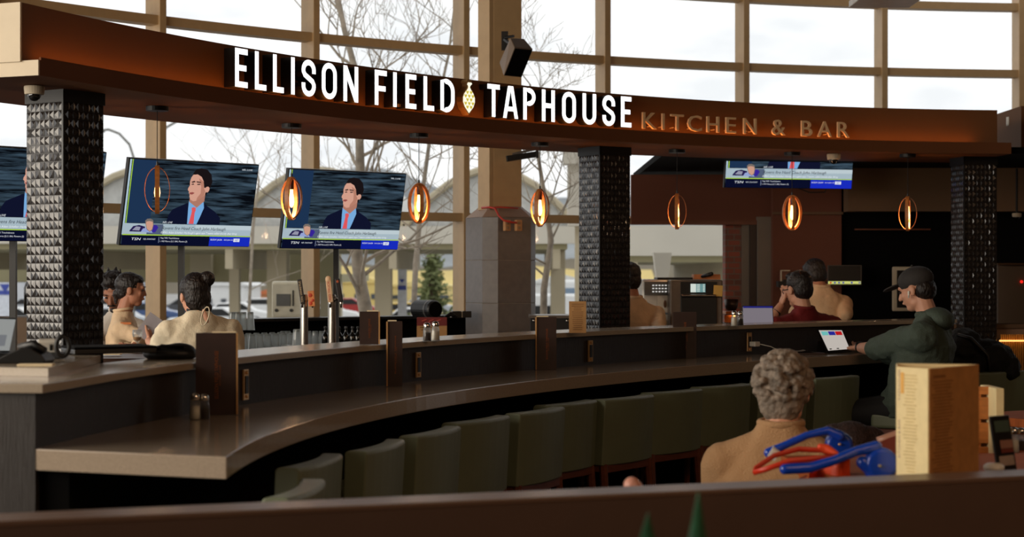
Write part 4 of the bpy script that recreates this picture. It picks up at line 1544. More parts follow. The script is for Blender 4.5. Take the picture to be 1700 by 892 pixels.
q = PZ(280, 597, HL)
MB().ell(q + Vector((0, .03, .02)), (.105, .07, .035)).ell(q + Vector((.03, .04, .03)), (.065, .05, .03)).build('body', M_black, t, True, voxel=.006, smooth_it=4)
MB().tube([q + Vector((-.08, 0, .02)), q + Vector((-.02, -.03, .052)), q + Vector((.06, -.02, .045))], .006, 6).build('strap', M_blackmatte, t, True, smooth=True)
# low inner counter with papers and a drink, behind the ledge
t = thing('service_counter', 'inner service counter behind the ledge where the staff work', 'counter', P(240, 590, 8.7))
q = P(215, 590, 8.9)
MB().box((q.x + .0, q.y + .1, .57), (.95, .5, 1.14)).build('cabinet_body', M_darkwood, t, True)
MB().box((q.x + .0, q.y + .1, 1.15), (.98, .55, .025)).build('worktop', mat('dark_wood_top', (70, 45, 32), .4), t, True)
ZW = 1.163
for i, (x, y, rz, sz, m, lab) in enumerate(((215, 583, .3, (.12, .1), M_paper, 'loose white paper sheets in front of the woman in profile'), (235, 587, -.4, (.10, .07), mat('grey_card', (150, 145, 150), .7), 'grey folded card on the service counter'), (185, 592, .1, (.1, .08), M_paper, 'cream slip of paper near the moustached man'))):
    q = PZ(x, y, ZW); q.z = ZW + .003 + .004 * i
    tag(MB().box(q, (sz[0], sz[1], .004), rot=(0, 0, rz)).build('paper_sheet', m), lab, 'paper')
q = PZ(228, 585, ZW); q.z = ZW
t = thing('wine_glass', 'small stemmed glass of amber drink in front of the profile woman', 'glass', q)
MB().lathe([(.0, .0), (.028, .0), (.003, .006), (.003, .05), (.022, .07), (.028, .1), (.026, .125)], n=16).build('bowl', M_glass, t, smooth=True)
MB().lathe([(.0, .06), (.02, .071), (.024, .085), (.0, .086)], n=16).build('drink', mat('amber_drink', (190, 140, 90), .1), t, smooth=True)
# bottles at the far left window
qz = P(0, 525, 10.5).z
struct(MB().box((-3.55, 11.1, qz / 2 - .01), (1.05, .4, qz - .02)).build('wall_divider', M_wallw), 'low wall carrying the bottles at the left picture edge')
bottle(Vector((P(15, 525, 10.6).x, 11.05, qz)), 'dark wine bottle at the far left window', M_dkglass, .285, .036)
o = bottle(Vector((P(33, 525, 10.6).x, 11.0, qz)), 'purple liquor bottle with cream labels beside the left pillar', mat('purple_glass', (34, 22, 66), .12, spec=.7), .24, .036, extra=mat('cork', (150, 90, 60), .7))
MB().lathe([(.0368, .09), (.0368, .12)], n=20, cap=False).lathe([(.0368, .13), (.0368, .155)], n=20, cap=False).build('paper_label', M_paper, o, recalc=False)
bottle(Vector((P(44, 525, 10.6).x, 11.1, qz)), 'red capped bottle half hidden by the left pillar', mat('red_glass', (120, 30, 24), .15, spec=.7), .29, .03, extra=mat('red_cap', (170, 40, 30), .5))
# ---------------------------------------------------------------- kitchen side (right)
M_redwall = mat('red_brown_wall', (104, 56, 36), .7, 0, .04, 3)
M_greywall = mat('grey_wall', (120, 108, 96), .7, 0, .05, 4)
M_tanwall = mat('tan_wall', (104, 78, 54), .7, 0, .04, 3)
struct(MB().box((4.3, 14.35, 2.53), (6.3, 3.3, .05)).build('ceiling_kitchen', M_blackmatte), 'low dark ceiling over the kitchen side')
kd = 15.0


def wall_px(x0, x1, y0, y1, d, name, m, label, th=.1):
    a = P(x0, y1, d); b = P(x1, y0, d)
    return struct(MB().box(((a.x + b.x) / 2, d + th / 2, (a.z + b.z) / 2), (b.x - a.x, th, b.z - a.z)).build(name, m), label)


wall_px(1048, 1290, 290, 366, 14.9, 'wall_kitchen_header', M_redwall, 'red brown wall above the kitchen pass window')
wall_px(1048, 1262, 366, 373, 14.85, 'trim_21', M_redwood, 'dark red frame over the pass window')
wall_px(1245, 1262, 373, 700, 14.85, 'trim_22', mat('dark_frame', (50, 34, 28), .5), 'dark frame at the right of the pass window')
wall_px(1232, 1246, 373, 700, 14.9, 'trim_23', M_greywall, 'pale jamb of the pass window')
wall_px(1258, 1284, 360, 700, 14.8, 'wall_kitchen_grey', M_greywall, 'grey wall strip beside the pass window')
wall_px(1283, 1397, 290, 700, 14.7, 'wall_kitchen_red', M_redwall, 'red brown kitchen wall behind the man in a red polo')
wall_px(1394, 1800, 270, 700, 14.75, 'wall_kitchen_black', M_blackmatte, 'black recess at the right of the kitchen')
wall_px(1408, 1800, 260, 351, 14.4, 'wall_kitchen_bulkhead', M_tanwall, 'tan bulkhead over the dark recess', .2)
wall_px(1283, 1400, 352, 356, 14.65, 'trim_24', M_tanwall, 'thin ledge on the red brown wall', .04)
wall_px(1420, 1545, 380, 382, 14.6, 'trim_25', M_redwood, 'thin wooden rail on the black recess', .04)
# brick column
struct(MB().box(((P(1203, 0, 15).x + P(1232, 0, 15).x) / 2, 15.05, 1.2), (29 / F * 15, .2, 2.4)).build('wall_brick_column', None or MATS.setdefault('brick', None) or M_redwall), 'narrow brick column in the pass window')
bm_ = bpy.data.materials.new('red_brick')
bm_.use_nodes = True
n = bm_.node_tree.nodes; L = bm_.node_tree.links
bt = n.new('ShaderNodeTexBrick'); tcx = n.new('ShaderNodeTexCoord'); mpx = n.new('ShaderNodeMapping')
mpx.inputs['Rotation'].default_value = (PI / 2, 0, 0)
bt.inputs['Scale'].default_value = 1.0
bt.inputs['Brick Width'].default_value = .11; bt.inputs['Row Height'].default_value = .05; bt.inputs['Mortar Size'].default_value = .005
bt.inputs['Color1'].default_value = lin((150, 76, 56)) + (1,); bt.inputs['Color2'].default_value = lin((104, 66, 54)) + (1,); bt.inputs['Mortar'].default_value = lin((110, 96, 84)) + (1,)
L.new(tcx.outputs['Object'], mpx.inputs['Vector']); L.new(mpx.outputs['Vector'], bt.inputs['Vector']); L.new(bt.outputs['Color'], n['Principled BSDF'].inputs['Base Color'])
n['Principled BSDF'].inputs['Roughness'].default_value = .8
bpy.data.objects['wall_brick_column'].data.materials[0] = bm_
# low wall right of the bar with lit ribbed front
a = P(1600, 545, 12.75)
struct(MB().box((4.3, 13.2, .59), (2.1, .22, 1.18)).build('wall_banquette', M_pier), 'low wall at the right behind the black coat')
struct(MB().box((4.3, 13.2, 1.195), (2.12, .3, .03)).build('trim_26', M_tanwall), 'ledge on the low wall at the right')
t = thing('ribbed_light_panel', 'ribbed wooden panel glowing gold below the ledge at the right edge', 'wall light', P(1690, 600, 12.9))
mb = MB()
for i in range(26):
    mb.box(P(1662 + i * 3.2, 590, 12.95), (.008, .02, .32))
mb.build('rib', mat('gold_rib', (200, 140, 60), .4), t, True)
MB().box(P(1705, 566, 12.92), (.42, .02, .012)).build('light_strip', emit('gold_strip', (1.0, .45, .12), 2.0, raw=True), t, True)
wall_px(1657, 1800, 440, 546, 13.5, 'wall_partition', M_greywall, 'grey partition at the right edge', .05)
wall_px(1657, 1800, 437, 440, 13.45, 'trim_27', M_tanwall, 'pale cap of the grey partition', .1)
tag(MB().ell(P(1696, 468, 13.49), (.012, .01, .012)).build('indicator_light', emit('red_indicator', (255, 40, 30), 1.2)), 'tiny red indicator light on the grey partition', 'light')
dome(Vector((P(1688, 355, 13.9).x, 13.9, P(1688, 354, 13.9).z)), .7, 'small brown dome camera under the tan bulkhead at the right edge')
tag(MB().tube([P(1688, 354, 13.9), P(1688, 280, 13.9)], .01, 8).build('camera_drop_rod', M_black), 'thin black rod holding the small dome camera', 'rod')

# oven and dispenser
q = P(1156, 560, 12.5)
t = thing('oven', 'dark steel countertop oven with a lit display and yellow note', 'oven', (q.x, q.y, 1.02))
W_ = 88 / F * 12.5
zt_ = CZ + (HY - 465) / F * 12.5
MB().box((q.x, q.y + .25, (1.02 + zt_) / 2), (W_, .5, zt_ - 1.02)).build('body', mat('dull_steel', (120, 108, 98), .35, .5), t, True, bevel=.012)
MB().box(P(1160, 478, 12.49), (60 / F * 12.5, .02, 20 / F * 12.5)).build('control_panel', M_black, t, True)
MB().box(P(1159, 478.5, 12.475), (24 / F * 12.5, .004, 14 / F * 12.5)).build('display', emit('lcd_teal', (110, 150, 150), .9), t, True)
MB().box(P(1151, 478.5, 12.472), (9 / F * 12.5, .003, 14 / F * 12.5)).build('display_block', emit('lcd_white', (215, 225, 215), .9), t, True)
mb = MB()
for i in range(5):
    mb.box(P(1159.5, 473 + i * 2.7, 12.472), (.022, .002, .006))
    mb.box(P(1168.5, 473 + i * 2.7, 12.472), (.012, .002, .006))
mb.build('display_rows', MATS['lcd_white'], t, True)
MB().box(P(1160, 515, 12.49), (60 / F * 12.5, .02, 50 / F * 12.5)).build('oven_door', M_black, t, True, bevel=.004)
MB().cyl(P(1132, 491, 12.45), P(1188, 491, 12.45), .009, 10).build('door_handle', M_steel, t, True)
MB().box(P(1192, 483, 12.46), (15 / F * 12.5, .003, 18 / F * 12.5), rot=(0, .06, 0)).build('sticky_note', mat('yellow_note', (222, 176, 90), .8), t, True)
q = P(1089, 560, 12.7)
t = thing('ice_dispenser', 'white and grey dispenser machine with rows of buttons beside the oven', 'dispenser', (q.x, q.y, 1.02))
W_ = 48 / F * 12.7
MB().box((q.x, q.y + .25, (1.02 + 1.56) / 2), (W_, .5, .54)).build('body', mat('pale_steel', (205, 202, 196), .35, .2), t, True, bevel=.02)
MB().box(P(1091, 479, 12.68), (42 / F * 12.7, .01, 22 / F * 12.7)).build('button_panel', mat('grey_panel', (98, 98, 96), .5), t, True)
mb = MB()
for r in range(3):
    for c_ in range(6):
        mb.box(P(1084.5 + c_ * 5.2, 474 + r * 5.2, 12.67), (.014, .004, .009))
mb.build('button_row', emit('button_white', (235, 232, 225), .7), t, True)
for y_ in (505, 537):
    MB().box(P(1101, y_, 12.68), (19 / F * 12.7, .006, 28 / F * 12.7)).build('label_card', M_white, t, True)
    MB().ell(P(1104, y_, 12.672), (.011, .003, .028)).build('product_picture', mat('shell_brown', (130, 95, 70), .6), t, True)
MB().box(P(1092, 521, 12.675), (36 / F * 12.7, .004, .006)).build('blue_line', mat('blue_line', (90, 150, 170), .5), t, True)
# kitchen counter under the machines
t = thing('kitchen_counter', 'dark kitchen counter carrying the oven and the dispenser', 'counter', (1.44, 13.0, 0))
MB().box((1.44, 13.0, .5), (1.0, .55, 1.0)).build('cabinet_body', M_darkwood, t, True)
MB().box((1.44, 13.0, 1.01), (1.02, .58, .022)).build('worktop', M_steel, t, True)
# items on top of the oven
q = P(1172, 464, 12.7)
t = thing('serving_board', 'orange wooden board lying on the oven', 'board', (q.x, q.y, zt_))
MB().box((q.x, q.y, zt_ + .022), (.20, .16, .04)).build('board', mat('orange_wood', (190, 120, 70), .5), t, True, bevel=.004)
tag(MB().cap(P(1166, 459, 12.6), .012, P(1181, 455, 12.55), .016).build('peeler_handle', M_black, smooth=True), 'black utensil handle resting on the orange board', 'utensil')
tag(MB().box((P(1120, 464, 12.75).x, 12.85, zt_ + .01), (.27, .3, .016)).build('baking_tray', M_black, bevel=.003), 'flat dark baking tray on top of the oven', 'tray')
q = PZ(1214, 516, 1.33)
q = P(1214, 516, 13.2)
t = thing('mixing_bowl', 'dark round bowl above the heat lamp shelf', 'bowl', q)
MB().lathe([(.0, 0), (.035, 0), (.05, .03), (.056, .09), (.052, .09), (.045, .03), (.0, .01)], n=20).build('bowl', mat('bronze_bowl', (60, 44, 36), .3, .4), t, smooth=True)
t = thing('heat_shelf', 'copper heat lamp shelf glowing orange beside the oven', 'heat lamp', P(1217, 540, 13.2))
MB().box(P(1217, 519, 13.25), (.14, .2, .02)).build('upper_plate', mat('copper', (190, 110, 60), .3, .8), t, True)
MB().box(P(1217, 533, 13.3), (.14, .02, .09)).build('back_plate', MATS['copper'], t, True)
MB().ell(P(1219, 524, 13.2), (.016, .016, .01)).build('lamp', emit('heat_glow', (1, .5, .15), 6, raw=True), t, True, smooth=True)
MB().box(P(1217, 541, 13.2), (.15, .22, .05)).build('lower_shelf', M_black, t, True)
MB().box((P(1217, 541, 13.2).x, 13.2, (P(1217, 546, 13.2).z + 1.02) / 2), (.13, .2, P(1217, 546, 13.2).z - 1.02)).build('pedestal', M_black, t, True)
# order screen
q = P(1402, 457, 14.5)
t = thing('order_screen', 'black order monitor with a row of coloured buttons hanging in the kitchen', 'monitor', q)
MB().box(q, (56 / F * 14.5, .03, 33 / F * 14.5)).build('bezel', mat('grey_bezel', (80, 74, 70), .5), t, True)
MB().box(P(1402, 456, 14.48), (53 / F * 14.5, .004, 29 / F * 14.5)).build('screen', M_black, t, True)
mb = MB()
mb.box(P(1402, 469.5, 14.475), (54 / F * 14.5, .004, 4.6 / F * 14.5))
mb.build('button_strip', emit('strip_yellow', (205, 210, 120), .9), t, True)
for i, (x, c_) in enumerate(((1379, (200, 60, 30)), (1386, (70, 80, 160)), (1393, (70, 80, 160)), (1400, (70, 80, 160)), (1414, (60, 70, 170)), (1427, (120, 120, 150)))):
    MB().box(P(x, 469.5, 14.47), (.016, .003, .014)).build('screen_button', emit('btn_%d_%d_%d' % c_, c_, .9), t, True)
MB().cyl(q + Vector((0, .015, 0)), q + Vector((0, .25, 0)), .02, 8).build('wall_arm', M_black, t, True)
q = P(1302, 458, 14.6)
t = thing('wall_box', 'small pale edged box on the red brown kitchen wall', 'box', q)
MB().box(q, (.07, .12, .09)).build('casing', M_redwood, t, True)
MB().box(q + Vector((-.036, -.055, 0)), (.008, .02, .095)).box(q + Vector((0, -.055, .045)), (.078, .02, .008)).build('pale_edge', M_cheek, t, True)
tag(MB().box(P(1300, 472, 14.55), (.1, .12, .05)).box(P(1310, 466, 14.58), (.12, .1, .02)).build('small_printer', M_black), 'small black printer on a shelf of the red brown wall', 'printer')
q = P(1502, 480, 14.72)
t = thing('framed_sign', 'pale rounded frame with dark panel behind the cap of the seated man', 'frame', q)
MB().box(q, (42 / F * 14.72, .03, 74 / F * 14.72)).build('frame', M_cheek, t, True, bevel=.012)
MB().box(q + Vector((.012, -.017, 0)), (32 / F * 14.72, .01, 62 / F * 14.72)).build('panel', M_black, t, True)

# ---------------------------------------------------------------- laptop on the far ledge, tablet, notebook on the counter
q = P(1258, 524, 11.2)
t = thing('laptop', 'open laptop with a pale screen in front of the man in a red polo', 'laptop', (q.x, q.y, 1.25))
W_ = 52 / F * 11.2; H_ = 31 / F * 11.2
Rl = Euler((-.25, 0, .05)).to_matrix()
MB().box(P(1258, 523, 11.2), (W_, .006, H_), R=Rl).build('lid', M_black, t, True, bevel=.002)
nn = Rl @ Vector((0, -1, 0))
MB().box(P(1258, 523.5, 11.2) + nn * .005, (W_ * .95, .002, H_ * .9), R=Rl).build('screen', emit('laptop_grey', (132, 124, 132), .8), t, True)
MB().box(P(1258, 510.5, 11.2) + nn * .007, (W_ * .95, .002, .012), R=Rl).build('browser_bar', emit('laptop_blue', (40, 40, 120), .8), t, True)
mb = MB()
MB().box((q.x, q.y + .0, 1.205), (W_, .1, .012)).build('keyboard_base', M_black, t, True)
band(MB(), LED, LED.find(1195, -.5), LED.find(1420, -.5), -.52, -.31, 0, 1.195, 20).build('x_tmp', M_darkwood)
o = bpy.data.objects['x_tmp']; o.name = 'inner_counter'
tag(o, 'dark inner counter in front of the man in a red polo', 'counter')

dd = at_counter(0, 585)
q = PZ(1388, 587, HC)
t = thing('tablet', 'tablet propped on the counter showing three coloured tiles', 'tablet', q)
TLc, TRc, BRc, BLc = P(1358, 548, 10.76), P(1398, 548, 10.79), P(1412, 581, 10.70), P(1375, 584, 10.67)
U = ((TRc - TLc) + (BRc - BLc)).normalized(); V = ((TLc - BLc) + (TRc - BRc)).normalized()
N = U.cross(V).normalized()
if N.y > 0: N = -N
def quadbox(mb, q4, d0, d1):
    f = [p + N * d1 for p in q4]; b = [p + N * d0 for p in q4]
    mb._add(f + b, [(0, 1, 2, 3), (7, 6, 5, 4), (0, 4, 5, 1), (1, 5, 6, 2), (2, 6, 7, 3), (3, 7, 4, 0)])
    return mb
def qi(u, v):
    a = TLc.lerp(TRc, u); b = BLc.lerp(BRc, u)
    return a.lerp(b, v)
quadbox(MB(), [qi(-.04, -.06), qi(1.04, -.06), qi(1.04, 1.06), qi(-.04, 1.06)], -.012, 0).build('casing', M_black, t, True)
quadbox(MB(), [qi(.02, .02), qi(.98, .02), qi(.98, .96), qi(.02, .96)], 0, .001).build('screen', emit('tablet_white', (196, 188, 180), .9), t, True)
for u0, c_ in ((.08, (110, 190, 185)), (.37, (40, 40, 150)), (.66, (190, 25, 30))):
    quadbox(MB(), [qi(u0, .08), qi(u0 + .27, .08), qi(u0 + .27, .26), qi(u0, .26)], .001, .002).build('colour_tile', emit('tile_%d_%d_%d' % c_, c_, .9), t, True)
for u0 in (.1, .42):
    quadbox(MB(), [qi(u0, .88), qi(u0 + .1, .88), qi(u0 + .1, .92), qi(u0, .92)], .001, .002).build('dark_mark', M_black, t, True)
MB().box(q + Vector((-.05, .06, .04)), (.12, .006, .09), rot=(.5, 0, .1)).build('kickstand', M_black, t, True)
q = PZ(1336, 589, HC)
t = thing('notebook', 'open notebook with a curled page on the counter beside the tablet', 'notebook', q)
MB().box(q + Vector((0, .05, .006)), (.24, .15, .010), rot=(0, 0, .1)).build('cover', M_menu, t, True)
g = []
for i in range(9):
    u = i / 8
    g.append([q + Vector((-.1 + .17 * u, -.01 + .12 * v, .013 + .016 * math.sin(u * PI) ** 2 * (1 if u > .5 else .5))) for v in (0, 1)])
MB().sheet(g).build('page', mat('grey_page', (150, 140, 128), .7), t, True, smooth=True, recalc=False)

# ---------------------------------------------------------------- foreground partition, leaves
a0 = PZ(-60, 868, 1.05); a1 = PZ(1760, 787, 1.05)
dv = (a1 - a0).normalized(); nv = Vector((-dv.y, dv.x, 0))
Rq = Matrix((dv, nv, Vector((0, 0, 1)))).transposed()
mid = (a0 + a1) / 2
Lq = (a1 - a0).length + 1.2
t = thing('foreground_partition', 'low brown partition running across the bottom of the picture', 'partition', (mid.x, mid.y, 0))
MB().box(Vector((mid.x, mid.y, .5175)) + nv * .06, (Lq, .13, 1.035), R=Rq).build('panel', mat('brown_partition', (84, 60, 46), .6, 0, .05, 8), t, True)
MB().box(Vector((mid.x, mid.y, 1.0425)) + nv * .06, (Lq, .132, .015), R=Rq).build('cap_rail', mat('brown_cap', (104, 78, 62), .35, 0, .05, 8), t, True, bevel=.003)
t = thing('potted_plant', 'blurred dark green spiky leaves rising before the partition', 'plant', (P(1120, 892, 2.75).x, 2.75, 0))
for (x, y, sw, ln) in ((1076, 852, .05, -.01), (1160, 816, .034, -.01)):
    tip = P(x, y, 2.75)
    mb = MB()
    prof = []
    g = []
    for i in range(10):
        v = i / 9
        wv = sw * .8 * min(1, (1 - v) * 4) ** .8 + .0006
        c_ = Vector((tip.x + ln * (1 - v) * 1.5, 2.75 + .02 * (1 - v), .55 + (tip.z - .55) * v))
        g.append([c_ + Vector((-wv, .004, 0)), c_ + Vector((0, -.006, 0)), c_ + Vector((wv, .004, 0)), c_ + Vector((0, .01, 0)), c_ + Vector((-wv, .004, 0))])
    mb.sheet(g)
    mb.build('leaf', mat('deep_green_leaf', (44, 96, 64), .5, 0, .3, 20), t, True, smooth=True)
pc = P(1120, 892, 2.77)
MB().lathe([(.0, 0), (.12, 0), (.15, .5), (.16, .58), (.14, .58), (.0, .55)], (pc.x, pc.y, 0), n=24).build('pot', M_black, t, True, smooth=True)

# ---------------------------------------------------------------- wooden tables, menu stand, stroller
M_tbl = mat('red_brown_table', (150, 78, 38), .7, 0, .2, 6, spec=.12, stretch=(1, 6, 1))


def table(cx_, cy_, z, sx, sy, label, rz=0.0):
    t = thing('table', label, 'table', (cx_, cy_, 0), rz)
    MB().box((0, 0, z - .02), (sx, sy, .04)).build('tabletop', M_tbl, t, bevel=.004)
    MB().box((0, 0, z - .06), (sx * .8, sy * .8, .04)).build('apron', M_tbl, t)
    for a in (-1, 1):
        for b in (-1, 1):
            MB().box((a * sx * .42, b * sy * .42, (z - .04) / 2), (.05, .05, z - .04)).build('leg', M_tbl, t)
    return t


Z1_ = CZ - (800 - HY) / F * 4.85
table(P(1610, 790, 5.2).x, 5.3, Z1_, 1.0, .6, 'wooden table carrying the cream menu stand behind the partition', .1)
Z2_ = CZ - (752 - HY) / F * 6.15
table(P(1700, 750, 6.3).x + .15, 6.45, Z2_, .9, .7, 'wooden table at the right edge carrying the shakers', .1)
Z3_ = CZ - (700 - HY) / F * 7.6
table(P(1760, 700, 7.8).x + .1, 7.9, Z3_, .7, .7, 'wooden table further back at the right edge', .5)

dM = 4.85
A = P(1490, 797, dM)
t = thing('menu_stand', 'large cream and tan two sided menu standing on the front table', 'menu', A)
top_z = P(1490, 609, dM).z
H_ = top_z - A.z
M_cream = mat('cream_menu', (236, 214, 160), .7, 0, .05, 30)
M_tanm = mat('tan_menu', (176, 122, 66), .7, 0, .12, 30)
e1 = P(1542, 797, dM - .10)
e1.z = A.z
e2 = P(1624, 797, dM + .12); e2.z = A.z


def panel(a, b, nm, m, t, off=.0):
    U = (b - a); W = U.length; U.normalize(); N = Vector((U.y, -U.x, 0))
    return MB().box((a + b) / 2 + Vector((0, 0, H_ / 2)) + N * off, (W, .006, H_), R=Matrix((U, N, Vector((0, 0, 1)))).transposed()).build(nm, m, t, True, bevel=.002)


panel(A, e1, 'left_page', M_cream, t)
panel(e1, e2, 'right_page', M_tanm, t)
panel(e2, A + Vector((.04, .18, 0)), 'back_page', M_cream, t)
panel(A + Vector((.04, .18, 0)), A, 'rear_side_page', M_cream, t)
U = (e1 - A).normalized(); N = Vector((U.y, -U.x, 0))
mb = MB(); rr = random.Random(5)
for i in range(30):
    mb.box(A + U * (.052 + rr.uniform(-.003, .003)) + N * .0035 + Vector((0, 0, H_ * (.93 - i * .029))), (.04 + rr.uniform(-.012, .012), .001, .0035), R=Matrix((U, N, Vector((0, 0, 1)))).transposed())
mb.build('printed_lines', mat('pale_ink', (205, 180, 125), .8), t, True)
MB().box(A + U * .022 + N * .0035 + Vector((0, 0, H_ * .86)), (.012, .001, .06), R=Matrix((U, N, Vector((0, 0, 1)))).transposed()).build('orange_mark', mat('orange_ink', (228, 170, 80), .7), t, True)
mb = MB()
text_bm(mb, 'TAPHOUSE', A + U * .014 + N * .0035 + Vector((0, 0, H_ * .70)), (0, 0, 1), -U, N, .09, .008)
text_bm(mb, 'KITCHEN & BAR', A + U * .014 + N * .0035 + Vector((0, 0, H_ * .2)), (0, 0, 1), -U, N, .11, .008)
mb.build('spine_text', mat('mauve_ink', (150, 120, 120), .7), t, True, recalc=False)
U = (e2 - e1).normalized(); N = Vector((U.y, -U.x, 0))
mb = MB()
for i in range(30):
    mb.box(e1 + U * (.075 + rr.uniform(-.006, .006)) + N * .0035 + Vector((0, 0, H_ * (.88 - i * .028))), (.10 + rr.uniform(-.03, .02), .001, .0035), R=Matrix((U, N, Vector((0, 0, 1)))).transposed())
mb.box(e1 + U * .055 + N * .0035 + Vector((0, 0, H_ * .925)), (.07, .001, .008), R=Matrix((U, N, Vector((0, 0, 1)))).transposed())
mb.build('printed_lines', mat('tan_ink', (140, 92, 46), .8), t, True)
# condiment rack on the second table
A = P(1612, 752, 6.2)
t = thing('condiment_rack', 'slatted wooden rack with cream end board on the second table', 'rack', A)
MB().box(P(1647, 699, 6.15), (14 / F * 6.2, .2, 113 / F * 6.2)).build('end_board', M_cream, t, True, bevel=.003)
for y0, y1 in ((642, 655), (660, 696), (702, 736), (742, 756)):
    MB().box(P(1627, (y0 + y1) / 2, 6.15), (30 / F * 6.2, .015, (y1 - y0) / F * 6.2)).build('slat', M_oak, t, True, bevel=.002)
MB().box(P(1612, 699, 6.25), (8 / F * 6.2, .2, 113 / F * 6.2)).build('side_board', M_oak, t, True)
# leaning phone
A = P(1660, 783, 5.1)
t = thing('leaning_tablet', 'dark tablet covered in stickers leaning on the front table', 'tablet', A)
U = Vector((.8, .6, 0)).normalized()
V = (P(1650, 690, 5.1) - P(1664, 785, 5.1)); V.normalize()
N = U.cross(V).normalized()
R = Matrix((U, N, V)).transposed()
Cn = (P(1650, 692, 5.1) + P(1666, 785, 5.1)) / 2 + U * .02
MB().box(Cn, (.09, .01, .175), R=R).build('casing', M_black, t, True, bevel=.003)
s_ = 1 if N.x > 0 else -1
for (du, dvv, w_, h__, c_) in ((-.0, .055, .07, .035, (70, 90, 80)), (.01, .0, .06, .025, (150, 110, 95)), (.0, -.05, .07, .03, (165, 150, 140)), (.01, -.02, .06, .012, (110, 50, 40))):
    for sg in (1, -1):
        MB().box(Cn + U * du + V * dvv + N * .006 * sg, (w_, .001, h__), R=R).build('sticker', mat('sticker_%d' % c_[0], c_, .5), t, True)
q = P(1650, 777, 5.0)
tag(MB().lathe([(.0, -.014), (.02, -.013), (.03, -.004), (.03, .006), (.02, .013), (.0, .015)], q, n=18).build('white_cup_lid', M_white, smooth=True), 'small rounded white lid on the front table beside the leaning tablet', 'lid')

# stroller
dS = 4.95
q = P(1420, 800, dS)
t = thing('stroller', 'childs stroller with blue plastic handles and orange canopy fabric behind the partition', 'stroller', (q.x, q.y, 0))
M_blue = mat('glossy_blue_plastic', (18, 62, 170), .22, 0, .05, spec=.6)
M_orange = mat('orange_fabric', (220, 70, 28), .45, 0, .1, 30, bump=.2)
M_redor = mat('red_orange_plastic', (200, 52, 28), .3, 0, .05)
near = MB().limb([P(1303, 779, dS), P(1345, 777, dS), P(1385, 765, dS), P(1420, 750, dS + .02), P(1455, 742, dS + .03)], [.017, .016, .014, .015, .018]).build('near_handle', M_blue, t, True, voxel=.004, smooth_it=4)
MB().lathe([(.0, -.022), (.045, -.022), (.05, -.012), (.05, .012), (.045, .022), (.0, .022)], (0, 0, 0), n=28)
def disc(px, py, d, r, th, nm, m, parent):
    mb = MB(); c = P(px, py, d)
    mb.tube([c + Vector((0, -th, 0)), c + Vector((0, -th * .7, 0)), c + Vector((0, th, 0))], [r * .8, r, r], 28)
    return mb.build(nm, m, parent, True, smooth=False, bevel=.004)
disc(1463, 770, dS + .03, .048, .022, 'near_hub', M_blue, t)
disc(1460, 774, dS + .005, .005, .004, 'hub_bolt', M_steel, t)
MB().limb([P(1432, 768, dS + .03), P(1445, 780, dS + .03), P(1452, 800, dS + .03), P(1455, 850, dS + .05)], [.02, .02, .018, .014]).build('hub_arm', M_blue, t, True, voxel=.005, smooth_it=3)
MB().limb([P(1276, 752, dS + .25), P(1300, 741, dS + .25), P(1340, 723, dS + .25), P(1375, 715, dS + .25), P(1395, 724, dS + .25)], [.016, .013, .012, .013, .017]).build('far_handle', M_blue, t, True, voxel=.004, smooth_it=4)
disc(1393, 739, dS + .27, .042, .02, 'far_hub', M_blue, t)
disc(1394, 738, dS + .245, .004, .004, 'hub_bolt', M_brass, t)
MB().cyl(P(1278, 749, dS + .245), P(1290, 757, dS + .245), .019, 14).build('handle_band', M_white, t, True)
MB().tube([P(1388, 757, dS + .12), P(1365, 748, dS + .14), P(1325, 746, dS + .13), P(1285, 757, dS + .1), P(1254, 778, dS + .05), P(1252, 785, dS + .04), P(1270, 780, dS + .0), P(1310, 766, dS + .0), P(1350, 762, dS + .02), P(1390, 758, dS + .05)], .0085, 10, flat=.6).build('bumper_bar', M_redor, t, True, smooth=True)
g = []
for i in range(9):
    u = i / 8
    a = P(1343 + 68 * u, 793 - 27 * math.sin(u * PI * .5) - 6, dS + .05 + .05 * math.sin(u * 5))
    b = P(1340 + 75 * u, 860, dS + .08 + .04 * math.sin(u * 7))
    g.append([a, a.lerp(b, .3) + Vector((0, .02 * math.sin(9 * u), 0)), b])
MB().sheet(g).build('canopy_fabric', M_orange, t, True, smooth=True, recalc=False)
MB().limb([P(1362, 742, dS + .1), P(1372, 745, dS + .1), P(1388, 753, dS + .08)], [.010, .014, .008]).build('canopy_clip', M_orange, t, True, voxel=.004)
MB().tube([P(1312, 806, dS + .1), P(1316, 802, dS + .1), P(1340, 790, dS + .1)], [.008, .003, .003], 8).build('metal_rod', M_steel, t, True)
for dx in (-.16, .16):
    MB().tube([Vector((q.x + dx * .3 + .1, q.y + .1, .9)), Vector((q.x + dx, q.y + .05 + dx, .1))], .013, 8).build('frame_leg', M_blue, t, True)
    MB().tube([Vector((q.x + dx - .02, q.y + .05 + dx, .07)), Vector((q.x + dx + .02, q.y + .05 + dx, .07))], [.07, .07], 20).build('wheel', M_black, t, True)

